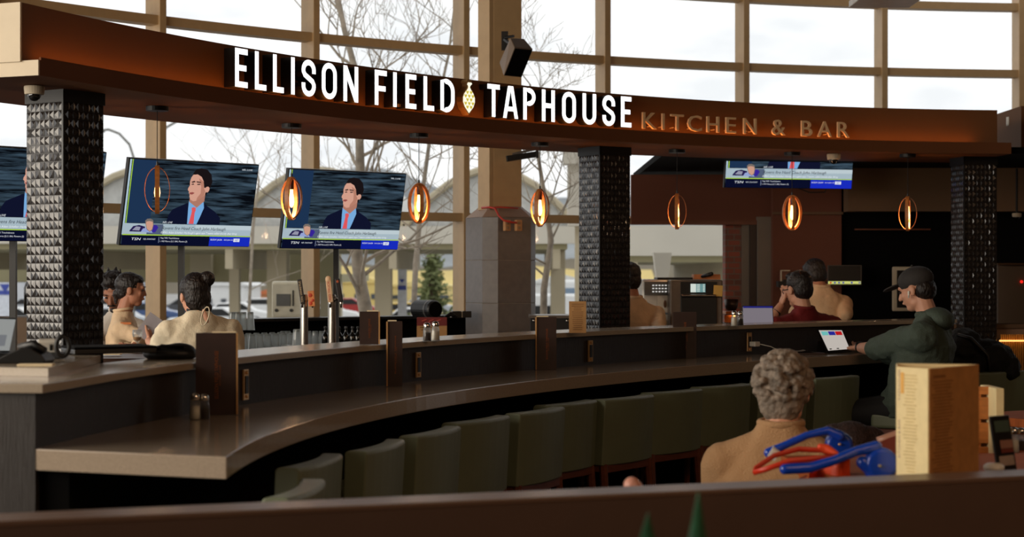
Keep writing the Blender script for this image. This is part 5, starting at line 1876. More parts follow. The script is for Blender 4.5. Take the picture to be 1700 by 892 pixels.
# chair pieces near the tables
q = P(1055, 815, 4.6)
t = thing('dining_chair', 'pale pink chair arm corner showing above the partition', 'chair', (q.x, q.y, 0))
MB().limb([P(1049, 806, 4.6), P(1056, 815, 4.6), P(1075, 835, 4.65)], [.024, .024, .02]).build('arm', mat('pink_vinyl', (206, 146, 126), .45), t, True, voxel=.005, smooth_it=4)
MB().box(Vector((q.x + .2, q.y + .2, .45)), (.45, .45, .06)).build('seat', mat('pink_vinyl', (206, 146, 126), .45), t, True, bevel=.015)
for a in (0, .4):
    for b in (0, .4):
        MB().box((q.x + a, q.y + b, .22), (.03, .03, .44)).build('leg', M_redwood, t, True)
MB().cyl((q.x + .02, q.y + .02, .46), P(1066, 828, 4.63), .014, 8).build('arm_post', M_redwood, t, True)
q = P(1480, 760, 6.0)
t = thing('dining_chair', 'brown leather chair with curved back rim beside the cream menu', 'chair', (q.x + .1, q.y, 0))
M_leather = mat('brown_leather', (120, 54, 40), .4)
g = []
for i in range(13):
    u = i / 12
    an = .0 + u * 1.3
    c_ = P(1456, 735, 6.0) + Vector((.42 * math.sin(an) * .7, -.3 + .3 * math.cos(an), .06 * math.sin(u * PI * .8)))
    g.append([c_, c_ - Vector((0, 0, .45))])
gi = [[a + Vector((.012, .03, 0)), b + Vector((.012, .03, 0))] for a, b in g]
MB().sheet(g).sheet(gi).build('back_shell', M_leather, t, True, smooth=True, recalc=False)
MB().tube([a + Vector((.006, .015, .002)) for a, b in g], .016, 8).build('back_rim', mat('rim_leather', (176, 128, 106), .4), t, True, smooth=True)
MB().box(Vector((q.x + .2, q.y - .02, .5)), (.5, .45, .08)).build('seat', M_leather, t, True, bevel=.02)
for a in (0, .4):
    for b in (-.2, .15):
        MB().box((q.x + a, q.y + b, .23), (.03, .03, .46)).build('leg', M_redwood, t, True)

# dark fur coat on a chair
q = P(1415, 730, 6.6)
t = thing('fur_coat', 'dark brown furry coat over a chair back beside the beige sweater', 'coat', (q.x, q.y, CZ - (860 - HY) / F * 6.6))
MB().ell(P(1412, 745, 6.6), (.11, .1, .11)).ell(P(1385, 770, 6.6), (.09, .09, .16)).ell(P(1445, 770, 6.6), (.09, .09, .15)).ell(P(1410, 830, 6.6), (.16, .1, .18)).build('fur', mat('dark_fur', (44, 24, 18), .9, 0, .5, 60, bump=1.0, bscale=120), t, True, voxel=.01, smooth_it=2)
# black coat on the stools at the right
t = thing('winter_coat', 'bulky black winter coat piled on the stools right of the hooded man', 'coat', P(1625, 690, 10.6))
cz_ = 10.75
M_coat = mat('black_coat_fabric', (12, 11, 12), .8, 0, .4, 20, bump=.8, bscale=30)
o = MB().ell(P(1600, 575, cz_), (.12, .14, .12)).ell(P(1640, 600, cz_), (.17, .15, .14)).ell(P(1672, 610, cz_), (.08, .12, .10)).ell(P(1596, 620, cz_), (.1, .12, .2)).ell(P(1632, 655, cz_), (.07, .08, .18)).build('shell', M_coat, t, True, voxel=.012, smooth_it=2)
tx = bpy.data.textures.new('folds', 'CLOUDS'); tx.noise_scale = .07
dm = o.modifiers.new('folds', 'DISPLACE'); dm.texture = tx; dm.strength = .04; dm.texture_coords = 'GLOBAL'
MB().tube([P(1590, 556, cz_ - .1), P(1612, 562, cz_ - .15), P(1640, 590, cz_ - .17), P(1648, 650, cz_ - .16)], .012, 8).build('strap', M_black, t, True, smooth=True)
# ---------------------------------------------------------------- people
FOLDS = bpy.data.textures.new('cloth_folds', 'CLOUDS')
FOLDS.noise_scale = .09
CURLS = bpy.data.textures.new('hair_locks', 'CLOUDS')
CURLS.noise_scale = .018
I3 = Matrix.Identity(3)


def head_prims(mb, R, c, s=1.0, female=False):
    T = lambda p: c + R @ (Vector(p) * s)
    E = lambda p, r: mb.ell(T(p), [v * s for v in r], R, 18, 12)
    E((0, -.012, .032), (.075, .094, .084))
    E((0, .022, -.022), (.062, .068, .086))
    E((0, .044, -.086), (.034 if female else .040, .034, .027))
    E((0, .010, -.07), (.052 if female else .058, .05, .04))
    mb.cap(T((0, .086, .012)), (.006 if female else .008) * s, T((0, .098 if female else .104, -.028)), (.010 if female else .0125) * s)
    mb.cap(T((-.034, .078, .026)), .012 * s, T((.034, .078, .026)), .012 * s)
    mb.cap(T((-.017, .086, -.058)), .0075 * s, T((.017, .086, -.058)), .0075 * s)
    E((-.040, .062, -.02), (.018, .018, .022))
    E((.040, .062, -.02), (.018, .018, .022))
    for sx in (-1, 1):
        E((sx * .078, -.008, -.008), (.010, .020, .031))


def hand_prims(mb, w_, d, n, s=1.0, curl=.5):
    """five fingered hand: wrist point, direction of the fingers, palm normal"""
    d = d.normalized(); n = (n - d * n.dot(d)).normalized(); a = d.cross(n)
    R = Matrix((a, n, d)).transposed()
    mb.ell(w_ + d * .045 * s, (.040 * s, .016 * s, .05 * s), R, 14, 8)
    for i, (o, ln) in enumerate(((-.030, .85), (-.010, 1.0), (.010, .95), (.029, .75))):
        b0 = w_ + d * .082 * s + a * o * s
        d1 = (d * math.cos(curl * .6) - n * math.sin(curl * .6))
        b1 = b0 + d1 * .036 * ln * s
        d2 = (d * math.cos(curl * 1.8) - n * math.sin(curl * 1.8))
        b2 = b1 + d2 * .036 * ln * s
        mb.cap(b0, .0095 * s, b1, .0088 * s, 8)
        mb.cap(b1, .0088 * s, b2, .0072 * s, 8)
    t0 = w_ + d * .025 * s - a * .028 * s
    t1 = t0 + (d * .6 - a * .75 - n * .25).normalized() * .038 * s
    t2 = t1 + (d * .95 - a * .2 - n * .3).normalized() * .03 * s
    mb.cap(t0, .014 * s, t1, .0105 * s, 8)
    mb.cap(t1, .0105 * s, t2, .008 * s, 8)


def person(label, X, Y, rz, s, hz, head_world, head_rot, arms, top, skin, hair, pants=(30, 28, 30), drop=.115, collar=True, nbz=0.0, sleeve='long', sw=.185, female=False, seated=False, bulk=1.0, top_rough=.8, hair_m=None, folds=.012, neckr=.052, legs_fwd=.38):
    t = thing('person', label, 'person', (X, Y, 0), rz)
    Wi = (Matrix.Translation((X, Y, 0)) @ Matrix.Rotation(rz, 4, 'Z')).inverted()
    loc = lambda p: (Wi @ Vector(p))
    hc = loc(head_world)
    Rh = Euler((math.radians(head_rot[1]), math.radians(head_rot[2]) if len(head_rot) > 2 else 0, math.radians(head_rot[0]))).to_matrix()
    hip = Vector((0, 0, hz))
    neck = hc + Rh @ Vector((0, -.035, -.085)) * s
    nb = Vector((neck.x * .9, neck.y - .02, hc.z - .135 * s + nbz))
    shz = nb.z - drop * s
    shc = Vector((nb.x * .7, nb.y, shz))
    sh = {-1: shc + Vector((-sw * s, 0, -.005)), 1: shc + Vector((sw * s, 0, -.005))}
    body = MB()
    head_prims(body, Rh, hc, s, female)
    body.cap(hc + Rh @ Vector((0, -.02, -.05)) * s, neckr * s, nb + Vector((0, 0, -.03)), (neckr + .006) * s)
    body.loft([(hip + Vector((0, 0, -.04)), .15 * s, .10 * s, I3), (hip.lerp(shc, .45), .125 * s, .085 * s, I3), (hip.lerp(shc, .8), .15 * s, .095 * s, I3), (shc, .12 * s, .06 * s, I3)])
    shirt = MB()
    b = bulk
    dirv = (shc - hip).normalized()
    zt_ = shc.z
    shirt.loft([(hip + Vector((0, 0, -.06)), .175 * s * b, .125 * s * b, I3), (hip + Vector((0, 0, .02)), .18 * s * b, .13 * s * b, I3), (hip.lerp(shc, .3), .162 * s * b, .118 * s * b, I3), (hip.lerp(shc, .6), .178 * s * b, .125 * s * b, I3),
                (hip.lerp(shc, .84), .186 * s * b, .12 * s * b, I3), (shc + Vector((0, 0, .03 * s)), .165 * s, .09 * s, I3), (shc.lerp(nb, .62), .115 * s, .078 * s, I3), (nb + Vector((0, 0, .012)), .068 * s, .064 * s, I3)])
    if collar:
        MB().tube([nb + Vector((.064 * s * math.cos(a), .062 * s * math.sin(a), .018 + .008 * math.sin(a))) for a in [2 * PI * i / 22 for i in range(22)]], .011 * s, 8, closed=True).build('collar', top, t, smooth=True)
    hands = []
    for side, (el, wr, hd, pn) in arms.items():
        el = loc(el); wr = loc(wr)
        hdv = Wi.to_3x3() @ Vector(hd); pnv = Wi.to_3x3() @ Vector(pn)
        S_ = sh[side]
        body.limb([S_, S_.lerp(el, .5), el], [.048 * s, .043 * s, .036 * s])
        body.limb([el, el.lerp(wr, .35), wr], [.036 * s, .038 * s, .024 * s])
        hand_prims(body, wr, hdv, pnv, .95 * s)
        shirt.limb([shc + (S_ - shc) * .5, S_], [.07 * s, .064 * s * b])
        shirt.limb([nb + Vector((side * .02, 0, -.05 * s)), S_], [.055 * s, .062 * s * b])
        shirt.limb([hip.lerp(shc, .8) + Vector((side * .09 * s, 0, 0)), S_ + Vector((0, 0, -.01))], [.095 * s * b, .06 * s * b])
        if sleeve == 'long':
            shirt.limb([S_, S_.lerp(el, .5), el, el.lerp(wr, .85)], [.066 * s * b, .058 * s * b, .05 * s * b, .038 * s * b])
        elif sleeve == 'elbow':
            shirt.limb([S_, S_.lerp(el, .5), S_.lerp(el, .92)], [.068 * s * b, .064 * s * b, .056 * s * b])
        else:
            shirt.limb([S_, S_.lerp(el, .4), S_.lerp(el, .72)], [.068 * s * b, .06 * s * b, .056 * s * b])
    # legs
    pm = MB()
    for sx in (-1, 1):
        h_ = hip + Vector((sx * .095 * s, 0, -.02))
        if seated:
            kn = h_ + Vector((sx * .05, legs_fwd, -.03)); fz = max(.1, 0)
            an = Vector((kn.x, kn.y + .02, .36 if hz > .7 else .1))
            ft = an + Vector((0, .13, -.045))
        else:
            kn = Vector((h_.x, .03, .50 * s)); an = Vector((h_.x, -.01, .09)); ft = an + Vector((0, .13, -.045))
        body.limb([h_, kn, an, ft], [.075 * s, .05 * s, .035 * s, .028 * s])
        pm.limb([h_, h_.lerp(kn, .5), kn, kn.lerp(an, .5), an], [.098 * s * b, .085 * s, .068 * s, .06 * s, .052 * s])
        MB().limb([an + Vector((0, -.03, -.04)), an + Vector((0, .08, -.05)), ft], [.045, .045, .038]).build('shoe', M_black, t, voxel=.01)
    pm.loft([(hip + Vector((0, 0, -.10)), .16 * s * b, .12 * s * b, I3), (hip + Vector((0, 0, .03)), .165 * s * b, .12 * s * b, I3)])
    body.build('body', skin, t, voxel=.0055 * s, smooth_it=3)
    pm.build('trousers', mat('trousers_%d_%d_%d' % pants, pants, .8), t, voxel=.012, smooth_it=3)
    o = shirt.build('top', top, t, voxel=.009, smooth_it=5)
    if folds:
        m = o.modifiers.new('folds', 'DISPLACE'); m.texture = FOLDS; m.strength = folds * 2; m.mid_level = .45; m.texture_coords = 'LOCAL'
    Tr = lambda p: hc + Rh @ (Vector(p) * s)
    for sx in (-1, 1):
        e = MB().ell(Tr((sx * .031, .079, .004)), (.012 * s, .009 * s, .007 * s), Rh).build('eye', mat('eye_dark', (50, 36, 32), .3), t, smooth=True)
        MB().cap(Tr((sx * .018, .092, .029)), .0035 * s, Tr((sx * .046, .084, .030)), .0025 * s).build('eyebrow', hair_m or M_hairdark, t, smooth=True)
    h = MB()
    EH = lambda p, r: h.ell(Tr(p), [v * s for v in r], Rh, 18, 12)
    hair(h, EH, Tr)
    o = h.build('hair', hair_m or M_hairdark, t, voxel=.005, smooth_it=2)
    m = o.modifiers.new('locks', 'DISPLACE'); m.texture = CURLS; m.strength = .008; m.texture_coords = 'LOCAL'
    return t, Tr, Rh, loc, shc, nb


def hair_short(h, E, T):
    E((0, -.022, .045), (.083, .098, .086)); E((0, -.052, -.005), (.074, .062, .078)); E((0, .035, .095), (.06, .045, .03))


def hair_tall(h, E, T):
    hair_short(h, E, T); E((0, .01, .11), (.075, .085, .045))
    for i in range(7):
        a = i * .9
        h.cap(T((.05 * math.cos(a), .05 * math.sin(a), .12)), .02, T((.06 * math.cos(a), .07 * math.sin(a), .155)), .006)


def hair_bun(h, E, T):
    E((0, -.026, .048), (.090, .104, .092)); E((0, -.062, -.01), (.080, .062, .095)); E((.0, .03, .08), (.065, .055, .045)); E((.052, -.085, .095), (.048, .048, .046)); E((.03, -.06, .08), (.05, .05, .05)); E((.03, -.075, -.075), (.05, .04, .04))


def hair_pony(h, E, T):
    E((0, -.026, .042), (.083, .10, .088)); E((0, -.06, -.005), (.064, .05, .07)); E((0, -.105, -.03), (.026, .028, .032)); h.cap(T((0, -.11, -.04)), .02, T((0, -.105, -.10)), .010); E((0, .03, .075), (.066, .05, .04))


def hair_curly(h, E, T):
    E((0, -.022, .042), (.088, .102, .090)); E((0, -.055, -.02), (.080, .062, .095))
    rr = random.Random(4)
    for i in range(230):
        th = rr.uniform(0, 2 * PI); ph = rr.uniform(-.75, 1.5)
        x = .094 * math.cos(ph) * math.cos(th); y = -.03 + .105 * math.cos(ph) * math.sin(th); z = .035 + .100 * math.sin(ph)
        if y > .05 and z < .06:
            continue
        E((x, y, z), (.015, .015, .012))


def cloth(name, rgb, rough=.85, bump=.3, bs=120):
    return mat(name, rgb, rough, 0, .06, 10, bump=bump, bscale=bs)


W3 = Vector
# A. bartender with a bun
hA = P(322, 492, 9.65)
t, Tr, Rh, loc, shc, nb = person('person in a cream keyhole blouse with dark hair in a bun seen from behind', hA.x + .045, hA.y, math.radians(18), .97, .90, hA, (14, -6, 0),
    {-1: (P(262, 582, 9.75), P(247, 566, 10.0), (.05, .5, .6), (1, 0, .2)), 1: (P(392, 592, 9.6), P(375, 600, 9.95), (-.3, 1, 0), (0, 0, -1))},
    cloth('cream_blouse', (226, 212, 184)), M_skin, hair_bun, sleeve='elbow', sw=.18, female=True, bulk=1.06, nbz=.035, drop=.10, collar=False)
kq = P(341, 525, 9.50)
o = MB().ell(kq, (.013, .006, .042), Euler((0, -.35, 0)).to_matrix()).build('keyhole_opening', M_skin, t, True, smooth=True)
MB().tube([kq + Vector((.024 * math.cos(a) * .85 + .012 * math.sin(a), -.004, .052 * math.sin(a))) for a in [2 * PI * i / 18 for i in range(18)]], .0035, 6, closed=True).build('keyhole_piping', MATS['cream_blouse'], t, True, smooth=True)
MB().tube([nb + Vector((.056 * math.cos(a), .054 * math.sin(a) + .01, .018 + .008 * math.sin(a))) for a in [2 * PI * i / 20 for i in range(20)]], .008, 8, closed=True).build('choker', M_black, t, smooth=True)
tag(MB().box(P(250, 545, 10.02), (.115, .004, .155), rot=(.1, .62, .2)).build('held_menu', mat('grey_card', (150, 145, 150), .7)), 'grey menu card held up by the person with the bun', 'menu')

# B. woman in profile
hB = P(219, 482, 11.2)
t, *_ = person('person in a cream shirt in profile with dark hair pulled back', hB.x - .03, hB.y, math.radians(-84), .93, .90, hB, (0, -4, 0),
    {1: (P(243, 563, 10.95), P(224, 573, 10.8), (-.4, -.7, -.1), (0, 0, -1)), -1: (P(240, 570, 11.4), P(250, 575, 11.2), (.5, -.5, 0), (0, 0, -1))},
    cloth('cream_shirt', (226, 196, 160)), M_skin2, hair_pony, sleeve='long', sw=.18, female=True, nbz=-.02)
MB().box(P(209, 537, 10.98), (.07, .004, .014)).build('shirt_logo', mat('orange_embroidery', (190, 110, 60), .8), t, True)

# C. moustached man
hC = P(191, 486, 11.75)
t, Tr, Rh, *_ = person('person with a moustache looking down beside the left pillar', hC.x - .04, hC.y, math.radians(172), 1.06, .90, hC, (0, -28, 0),
    {1: (P(158, 570, 11.6), P(176, 585, 11.4), (.6, -.6, -.1), (0, 0, -1)), -1: (P(219, 575, 11.6), P(200, 586, 11.4), (-.6, -.5, -.1), (0, 0, -1))},
    cloth('white_shirt', (222, 212, 200)), M_skin2, hair_tall, sleeve='long')
MB().cap(Tr((-.024, .094, -.048)), .006, Tr((0, .102, -.043)), .007).cap(Tr((.024, .094, -.048)), .006, Tr((0, .102, -.043)), .007).build('moustache', M_hairdark, t, smooth=True)
MB().ell(Tr((0, .07, -.092)), (.03, .025, .02), Rh).build('beard', M_hairdark, t, smooth=True)

# D. cook behind the middle pillar
hD = P(1043, 465, 12.45)
person('person in a peach shirt seen from behind beside the middle pillar', hD.x + .03, hD.y, math.radians(25), 1.02, .93, hD, (0, -6, 0),
    {1: (P(1094, 555, 12.2), P(1080, 575, 12.4), (-.3, 1, 0), (0, 0, -1)), -1: (P(1000, 555, 12.3), P(1015, 575, 12.5), (.3, 1, 0), (0, 0, -1))},
    cloth('peach_shirt', (236, 204, 168)), M_skin2, hair_short, sw=.19)

# E. red polo
hE = P(1325, 481, 11.95)
t, Tr, Rh, loc, shc, nb = person('person in a dark red polo shirt and glasses seated at the far counter', hE.x + .01, hE.y, math.radians(24), 1.04, .84, hE, (8, -8, 0),
    {-1: (P(1270, 545, 11.9), P(1296, 507, 12.0), (.3, .2, .8), (1, .3, 0)), 1: (P(1380, 550, 11.9), P(1370, 560, 12.2), (-.3, 1, 0), (0, 0, -1))},
    cloth('red_polo', (112, 18, 20)), M_skin, hair_short, sleeve='short', sw=.225, bulk=1.22, drop=.12, seated=True)
MB().tube([nb + Vector((.062 * math.cos(a), .06 * math.sin(a), .005)) for a in [2 * PI * i / 18 for i in range(18)]], .012, 8, closed=True).build('collar', MATS['red_polo'], t, smooth=True)
MB().cap(Tr((-.079, -.01, .005)), .003, Tr((-.062, .085, .006)), .003).tube([Tr((-.032 + .025 * math.cos(a), .096, .0 + .02 * math.sin(a))) for a in [2 * PI * i / 14 for i in range(14)]], .0025, 6, closed=True).tube([Tr((.032 + .025 * math.cos(a), .096, .0 + .02 * math.sin(a))) for a in [2 * PI * i / 14 for i in range(14)]], .0025, 6, closed=True).build('glasses', M_black, t, smooth=True)
wq_ = P(1288, 519, 11.97)
MB().tube([wq_ + Vector((-.014, 0, -.022)), wq_ + Vector((.010, 0, .010))], [.034, .033], 14).build('wristwatch', M_black, t, True)

# F. cook bending in the kitchen
hF = P(1352, 459, 12.95)
person('person in a beige shirt bending over in the kitchen behind the red polo', 2.42, 12.85, math.radians(18), 1.02, .90, hF, (0, -25, 0),
    {1: (P(1405, 522, 12.75), P(1390, 536, 13.1), (-.6, .7, 0), (0, 0, -1)), -1: (P(1320, 520, 12.9), P(1335, 530, 13.2), (.3, 1, 0), (0, 0, -1))},
    cloth('beige_shirt', (232, 196, 156)), M_skin2, hair_short, sw=.175, nbz=.05)

# G. man in hoodie and cap at the counter
def hair_none(h, E, T):
    E((0, -.05, -.01), (.076, .06, .07)); E((0, -.02, .05), (.078, .09, .07))


hG = P(1521, 481, 10.2)
t, Tr, Rh, loc, shc, nb = person('person in a dark green hoodie and black cap leaning on the counter', 2.41, 10.22, math.radians(64), 1.10, .80, hG, (-12, -16, 0),
    {-1: (P(1450, 580, 10.35), P(1424, 577, 10.66), (-.45, .9, -.12), (0, 0, -1)), 1: (P(1470, 590, 10.75), P(1450, 579, 10.95), (-.8, .5, 0), (0, 0, -1))},
    cloth('dark_green_hoodie', (70, 82, 72), bump=.4), M_skin, hair_none, sleeve='elbow', sw=.205, bulk=1.24, collar=False, seated=True, pants=(18, 17, 18), folds=.016, legs_fwd=.36)
capm = mat('charcoal_cap', (46, 42, 40), .8, 0, .1, 40, bump=.2)
o = MB().ell(Tr((0, -.012, .052)), (.094, .112, .082), Rh, 24, 16).build('cap_crown', capm, t, smooth=True)
MB().ell(Tr((0, .125, .046)), (.070, .068, .010), Rh @ Euler((-.12, 0, 0)).to_matrix(), 24, 8).build('cap_brim', capm, t, smooth=True)
MB().ell(Tr((0, -.012, .134)), (.008, .008, .005)).build('cap_button', capm, t, smooth=True)
MB().cap(Tr((-.092, .005, -.012)), .007, Tr((-.088, .016, -.040)), .004).build('earbud', M_white, t, smooth=True)
nbw = nb
MB().ell(nb + Vector((0, -.075, -.035)), (.125, .075, .065)).ell(nb + Vector((0, -.04, .0)), (.105, .085, .045)).ell(nb + Vector((0, .02, -.005)), (.085, .07, .035)).build('hood', MATS['dark_green_hoodie'], t, voxel=.008, smooth_it=4)
wq_ = P(1428, 577, 10.61)
MB().tube([wq_ + Vector((-.012, .012, 0)), wq_ + Vector((.012, -.012, 0))], [.036, .036], 16).build('wristwatch', M_black, t, True, bevel=.003)

# H. beige sweater
hH = P(1303, 650, 6.1)
t, Tr, Rh, loc, shc, nb = person('person with grey curly hair in a beige sweater seated with back turned', hH.x - .02, hH.y, math.radians(-16), 1.06, .50, hH, (-8, -4, 0),
    {-1: (P(1195, 900, 6.1), P(1230, 930, 6.35), (.2, 1, 0), (0, 0, -1)), 1: (P(1400, 900, 6.1), P(1375, 930, 6.35), (-.2, 1, 0), (0, 0, -1))},
    cloth('beige_sweater', (180, 140, 100), .95, .6, 160), M_skin, hair_curly, hair_m=M_hairgrey, sw=.19, bulk=1.22, drop=.14, collar=False, nbz=.03, seated=True, folds=.006, pants=(40, 40, 50))
MB().tube([nb + Vector((.074 * math.cos(a), .066 * math.sin(a) + .004, .004 + .004 * math.sin(a))) for a in [2 * PI * i / 24 for i in range(24)]], .014, 10, closed=True).build('ribbed_collar', MATS['beige_sweater'], t, smooth=True)
q = loc(hH)
tc_ = thing('dining_chair', 'dark wooden chair under the person in the beige sweater', 'chair', (hH.x, hH.y + .0, 0))
MB().box((0, .05, .40), (.42, .42, .05)).build('seat', M_redwood, tc_)
for a in (-.18, .18):
    for b in (-.13, .23):
        MB().box((a, b, .19), (.035, .035, .38)).build('leg', M_redwood, tc_)

# ---------------------------------------------------------------- outside
M_asph = mat('wet_asphalt', (158, 156, 152), .8, 0, .15, .2)
GZ = -1.5
struct(MB().box((0, 520, GZ - .1), (1400, 1000, .2)).build('ground', M_asph))
struct(MB().box((3.0, 17.6, -.16), (24, 2.5, .3)).build('ground_walkway', mat('concrete', (150, 145, 138), .85)), 'concrete walkway outside the windows')

# terminal canopies
M_canw = mat('canopy_white_metal', (196, 190, 176), .6, 0, .05, 1)
M_oliv = mat('olive_soffit', (158, 150, 116), .8, 0, .06, 1)
M_beam = mat('beige_steel', (178, 166, 140), .7, 0, .05, 1)


def zpx(y, d):
    return CZ + (HY - y) / F * d


def canopy(x0, x1, yt_, yb_, d, depth, label, ridge=None):
    a = P(x0, yb_, d); b = P(x1, yt_, d)
    t = thing('road_canopy', label, 'canopy', ((a.x + b.x) / 2, d, GZ))
    MB().box(((a.x + b.x) / 2, d, (a.z + b.z) / 2), (b.x - a.x, .3, b.z - a.z)).build('fascia_beam', M_canw, t, True)
    MB().box(((a.x + b.x) / 2, d + depth / 2, a.z - .05), (b.x - a.x - .4, depth, .1)).build('soffit', M_oliv, t, True)
    n = max(2, int((b.x - a.x) / 3.2))
    for i in range(n + 1):
        xx = a.x + .4 + (b.x - a.x - .8) * i / n
        MB().box((xx, d + depth / 2, a.z - .28), (.14, depth, .36)).build('soffit_beam', M_beam, t, True)
    # arched roof shell
    if ridge:
        W = (b.x - a.x) / ridge[1]
        for k in range(ridge[1]):
            g = []
            for i in range(13):
                u = i / 12
                xx = a.x + W * (k + u)
                zz = b.z + ridge[0] * math.sin(PI * u) ** .9
                g.append([Vector((xx, d + .1, zz)), Vector((xx, d + depth, zz + .4))])
            MB().sheet(g).build('roof_arch', mat('pale_roof', (196, 194, 188), .6), t, True, smooth=True, recalc=False)
            MB().tube([r_[0] for r_ in g], .07, 6).build('arch_rib', M_beam, t, True)
            MB().sheet([[r_[0] + Vector((0, .12, 0)), Vector((r_[0].x, d + .22, b.z))] for r_ in g]).build('arch_glazing', mat('pale_gable', (186, 186, 182), .7), t, True, recalc=False)
    return t


canopy(-200, 960, 376, 405, 31, 8, 'long white edged road canopy outside the window with arched roofs', ridge=(1.05, 4))
cv_ = canopy(1010, 1420, 375, 425, 27, 9, 'white road canopy outside the kitchen pass window')
for x in (1020, 1410):
    MB().box((P(x, 0, 29).x, 29, (GZ + zpx(425, 27)) / 2), (.4, .4, zpx(425, 27) - GZ)).build('support_post', M_beam, cv_, True)
for i, (x, w_, lab) in enumerate(((462, 40, 'tapering beige canopy post behind the beer taps'), (637, 34, 'beige canopy post behind the birch tree'), (926, 30, 'beige canopy post left of the middle pillar'), (390, 20, 'beige canopy post behind the left television'))):
    q = P(x, 500, 33)
    zt2 = zpx(405, 31)
    t = thing('canopy_post', lab, 'post', (q.x, q.y, GZ))
    wd = w_ / F * 33
    mb = MB()
    mb.box((q.x, q.y, (GZ + zt2) / 2), (wd * .8, wd, zt2 - GZ)).build('shaft', M_beam, t, True)
    MB().lathe([(wd * .6, 0), (wd * .6, .3), (.0, .3)], (q.x, q.y, GZ), n=8).build('footing', M_beam, t, True)
# olive parapet hanging under the canopy (left part)
t = thing('parking_deck', 'olive grey deck slab beyond the canopy seen behind the televisions', 'building', (P(250, 440, 40).x, 40, GZ))
MB().box((P(150, 440, 40).x, 40, zpx(441, 40)), (830 / F * 40, .5, (468 - 414) / F * 40)).build('deck_edge', M_oliv, t, True)
MB().box((P(150, 440, 40).x, 44, zpx(462, 40)), (830 / F * 40, 8, .2)).build('deck_slab', M_oliv, t, True)
MB().box((P(340, 440, 40).x, 39.6, zpx(438, 40)), (.5, .3, .6)).build('deck_box', M_beam, t, True)
for x in (-80, 100, 470, 550):
    q = P(x, 500, 41)
    MB().box((q.x, 41, (GZ + zpx(462, 40)) / 2), (.5, .5, zpx(462, 40) - GZ)).build('deck_column', M_beam, t, True)
# hopper shaped column head outside the pass window
q = P(1099, 465, 20)
t = thing('canopy_post', 'pale tapering post head outside the kitchen pass window', 'post', (q.x, q.y, GZ))
mb = MB()
wt_, wb_ = 30 / F * 20 / 2, 20 / F * 20 / 2
zt2, zb2 = zpx(420, 20), zpx(462, 20)
vs = []
for z, w_ in ((zb2, wb_), (zt2, wt_)):
    for dx, dy in ((-1, -1), (1, -1), (1, 1), (-1, 1)):
        vs.append(Vector((q.x + dx * w_, q.y + dy * w_, z)))
mb._add(vs, [(3, 2, 1, 0), (4, 5, 6, 7), (0, 1, 5, 4), (1, 2, 6, 5), (2, 3, 7, 6), (3, 0, 4, 7)])
mb.build('head', M_canw, t, True)
MB().box((q.x, q.y, (zb2 + GZ) / 2), (wb_ * 1.6, wb_ * 1.6, zb2 - GZ)).build('shaft', M_canw, t, True)

# white wall end outside, left of the middle pillar
a = P(938, 300, 22); b = P(985, 235, 22)
t = thing('outer_wall_fin', 'pale outer wall fin left of the middle pillar', 'wall', ((a.x + b.x) / 2, 22, GZ))
MB().box(((P(943, 0, 22).x + P(1010, 0, 22).x) / 2, 22.2, zpx(300, 22)), (67 / F * 22, .3, 150 / F * 22)).build('fin', M_canw, t, True)
MB().box(((P(936, 0, 22).x + P(1015, 0, 22).x) / 2, 22.1, zpx(250, 22)), (80 / F * 22, .4, 45 / F * 22)).build('cornice', M_canw, t, True)
MB().box((P(975, 0, 22).x, 22.3, (GZ + zpx(372, 22)) / 2), (.3, .2, zpx(372, 22) - GZ)).build('pier', M_beam, t, True)

# hills
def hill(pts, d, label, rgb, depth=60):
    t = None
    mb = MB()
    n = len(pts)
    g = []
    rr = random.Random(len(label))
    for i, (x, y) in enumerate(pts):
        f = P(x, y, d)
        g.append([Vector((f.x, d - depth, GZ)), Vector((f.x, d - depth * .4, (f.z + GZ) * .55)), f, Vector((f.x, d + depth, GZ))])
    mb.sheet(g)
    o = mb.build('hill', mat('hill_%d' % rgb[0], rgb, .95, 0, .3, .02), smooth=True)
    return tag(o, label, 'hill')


random.seed(3)
pts = [(-400, 330), (-100, 322), (100, 330), (200, 335), (300, 340), (430, 325), (470, 312), (520, 296), (560, 282), (600, 276), (640, 280), (680, 292), (720, 310), (780, 322), (900, 330), (1100, 325), (1400, 330), (2000, 340)]
pp = []
for i in range(len(pts) - 1):
    for k in range(6):
        u = k / 6
        pp.append((pts[i][0] + (pts[i + 1][0] - pts[i][0]) * u, pts[i][1] + (pts[i + 1][1] - pts[i][1]) * u + random.uniform(-1.5, 1.5)))
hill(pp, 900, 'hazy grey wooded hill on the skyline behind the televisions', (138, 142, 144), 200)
pp = [(x, 436 + 8 * math.sin(x * .011) + random.uniform(-2, 2)) for x in range(-600, 2300, 18)]
hill(pp, 300, 'brown green tree covered slope behind the car park', (108, 98, 78), 40)
pp = [(x, 446 + 4 * math.sin(x * .02) + random.uniform(-1, 1)) for x in range(560, 1100, 18)]
hill(pp, 240, 'yellow dry grass bank behind the pine tree', (214, 190, 120), 18)

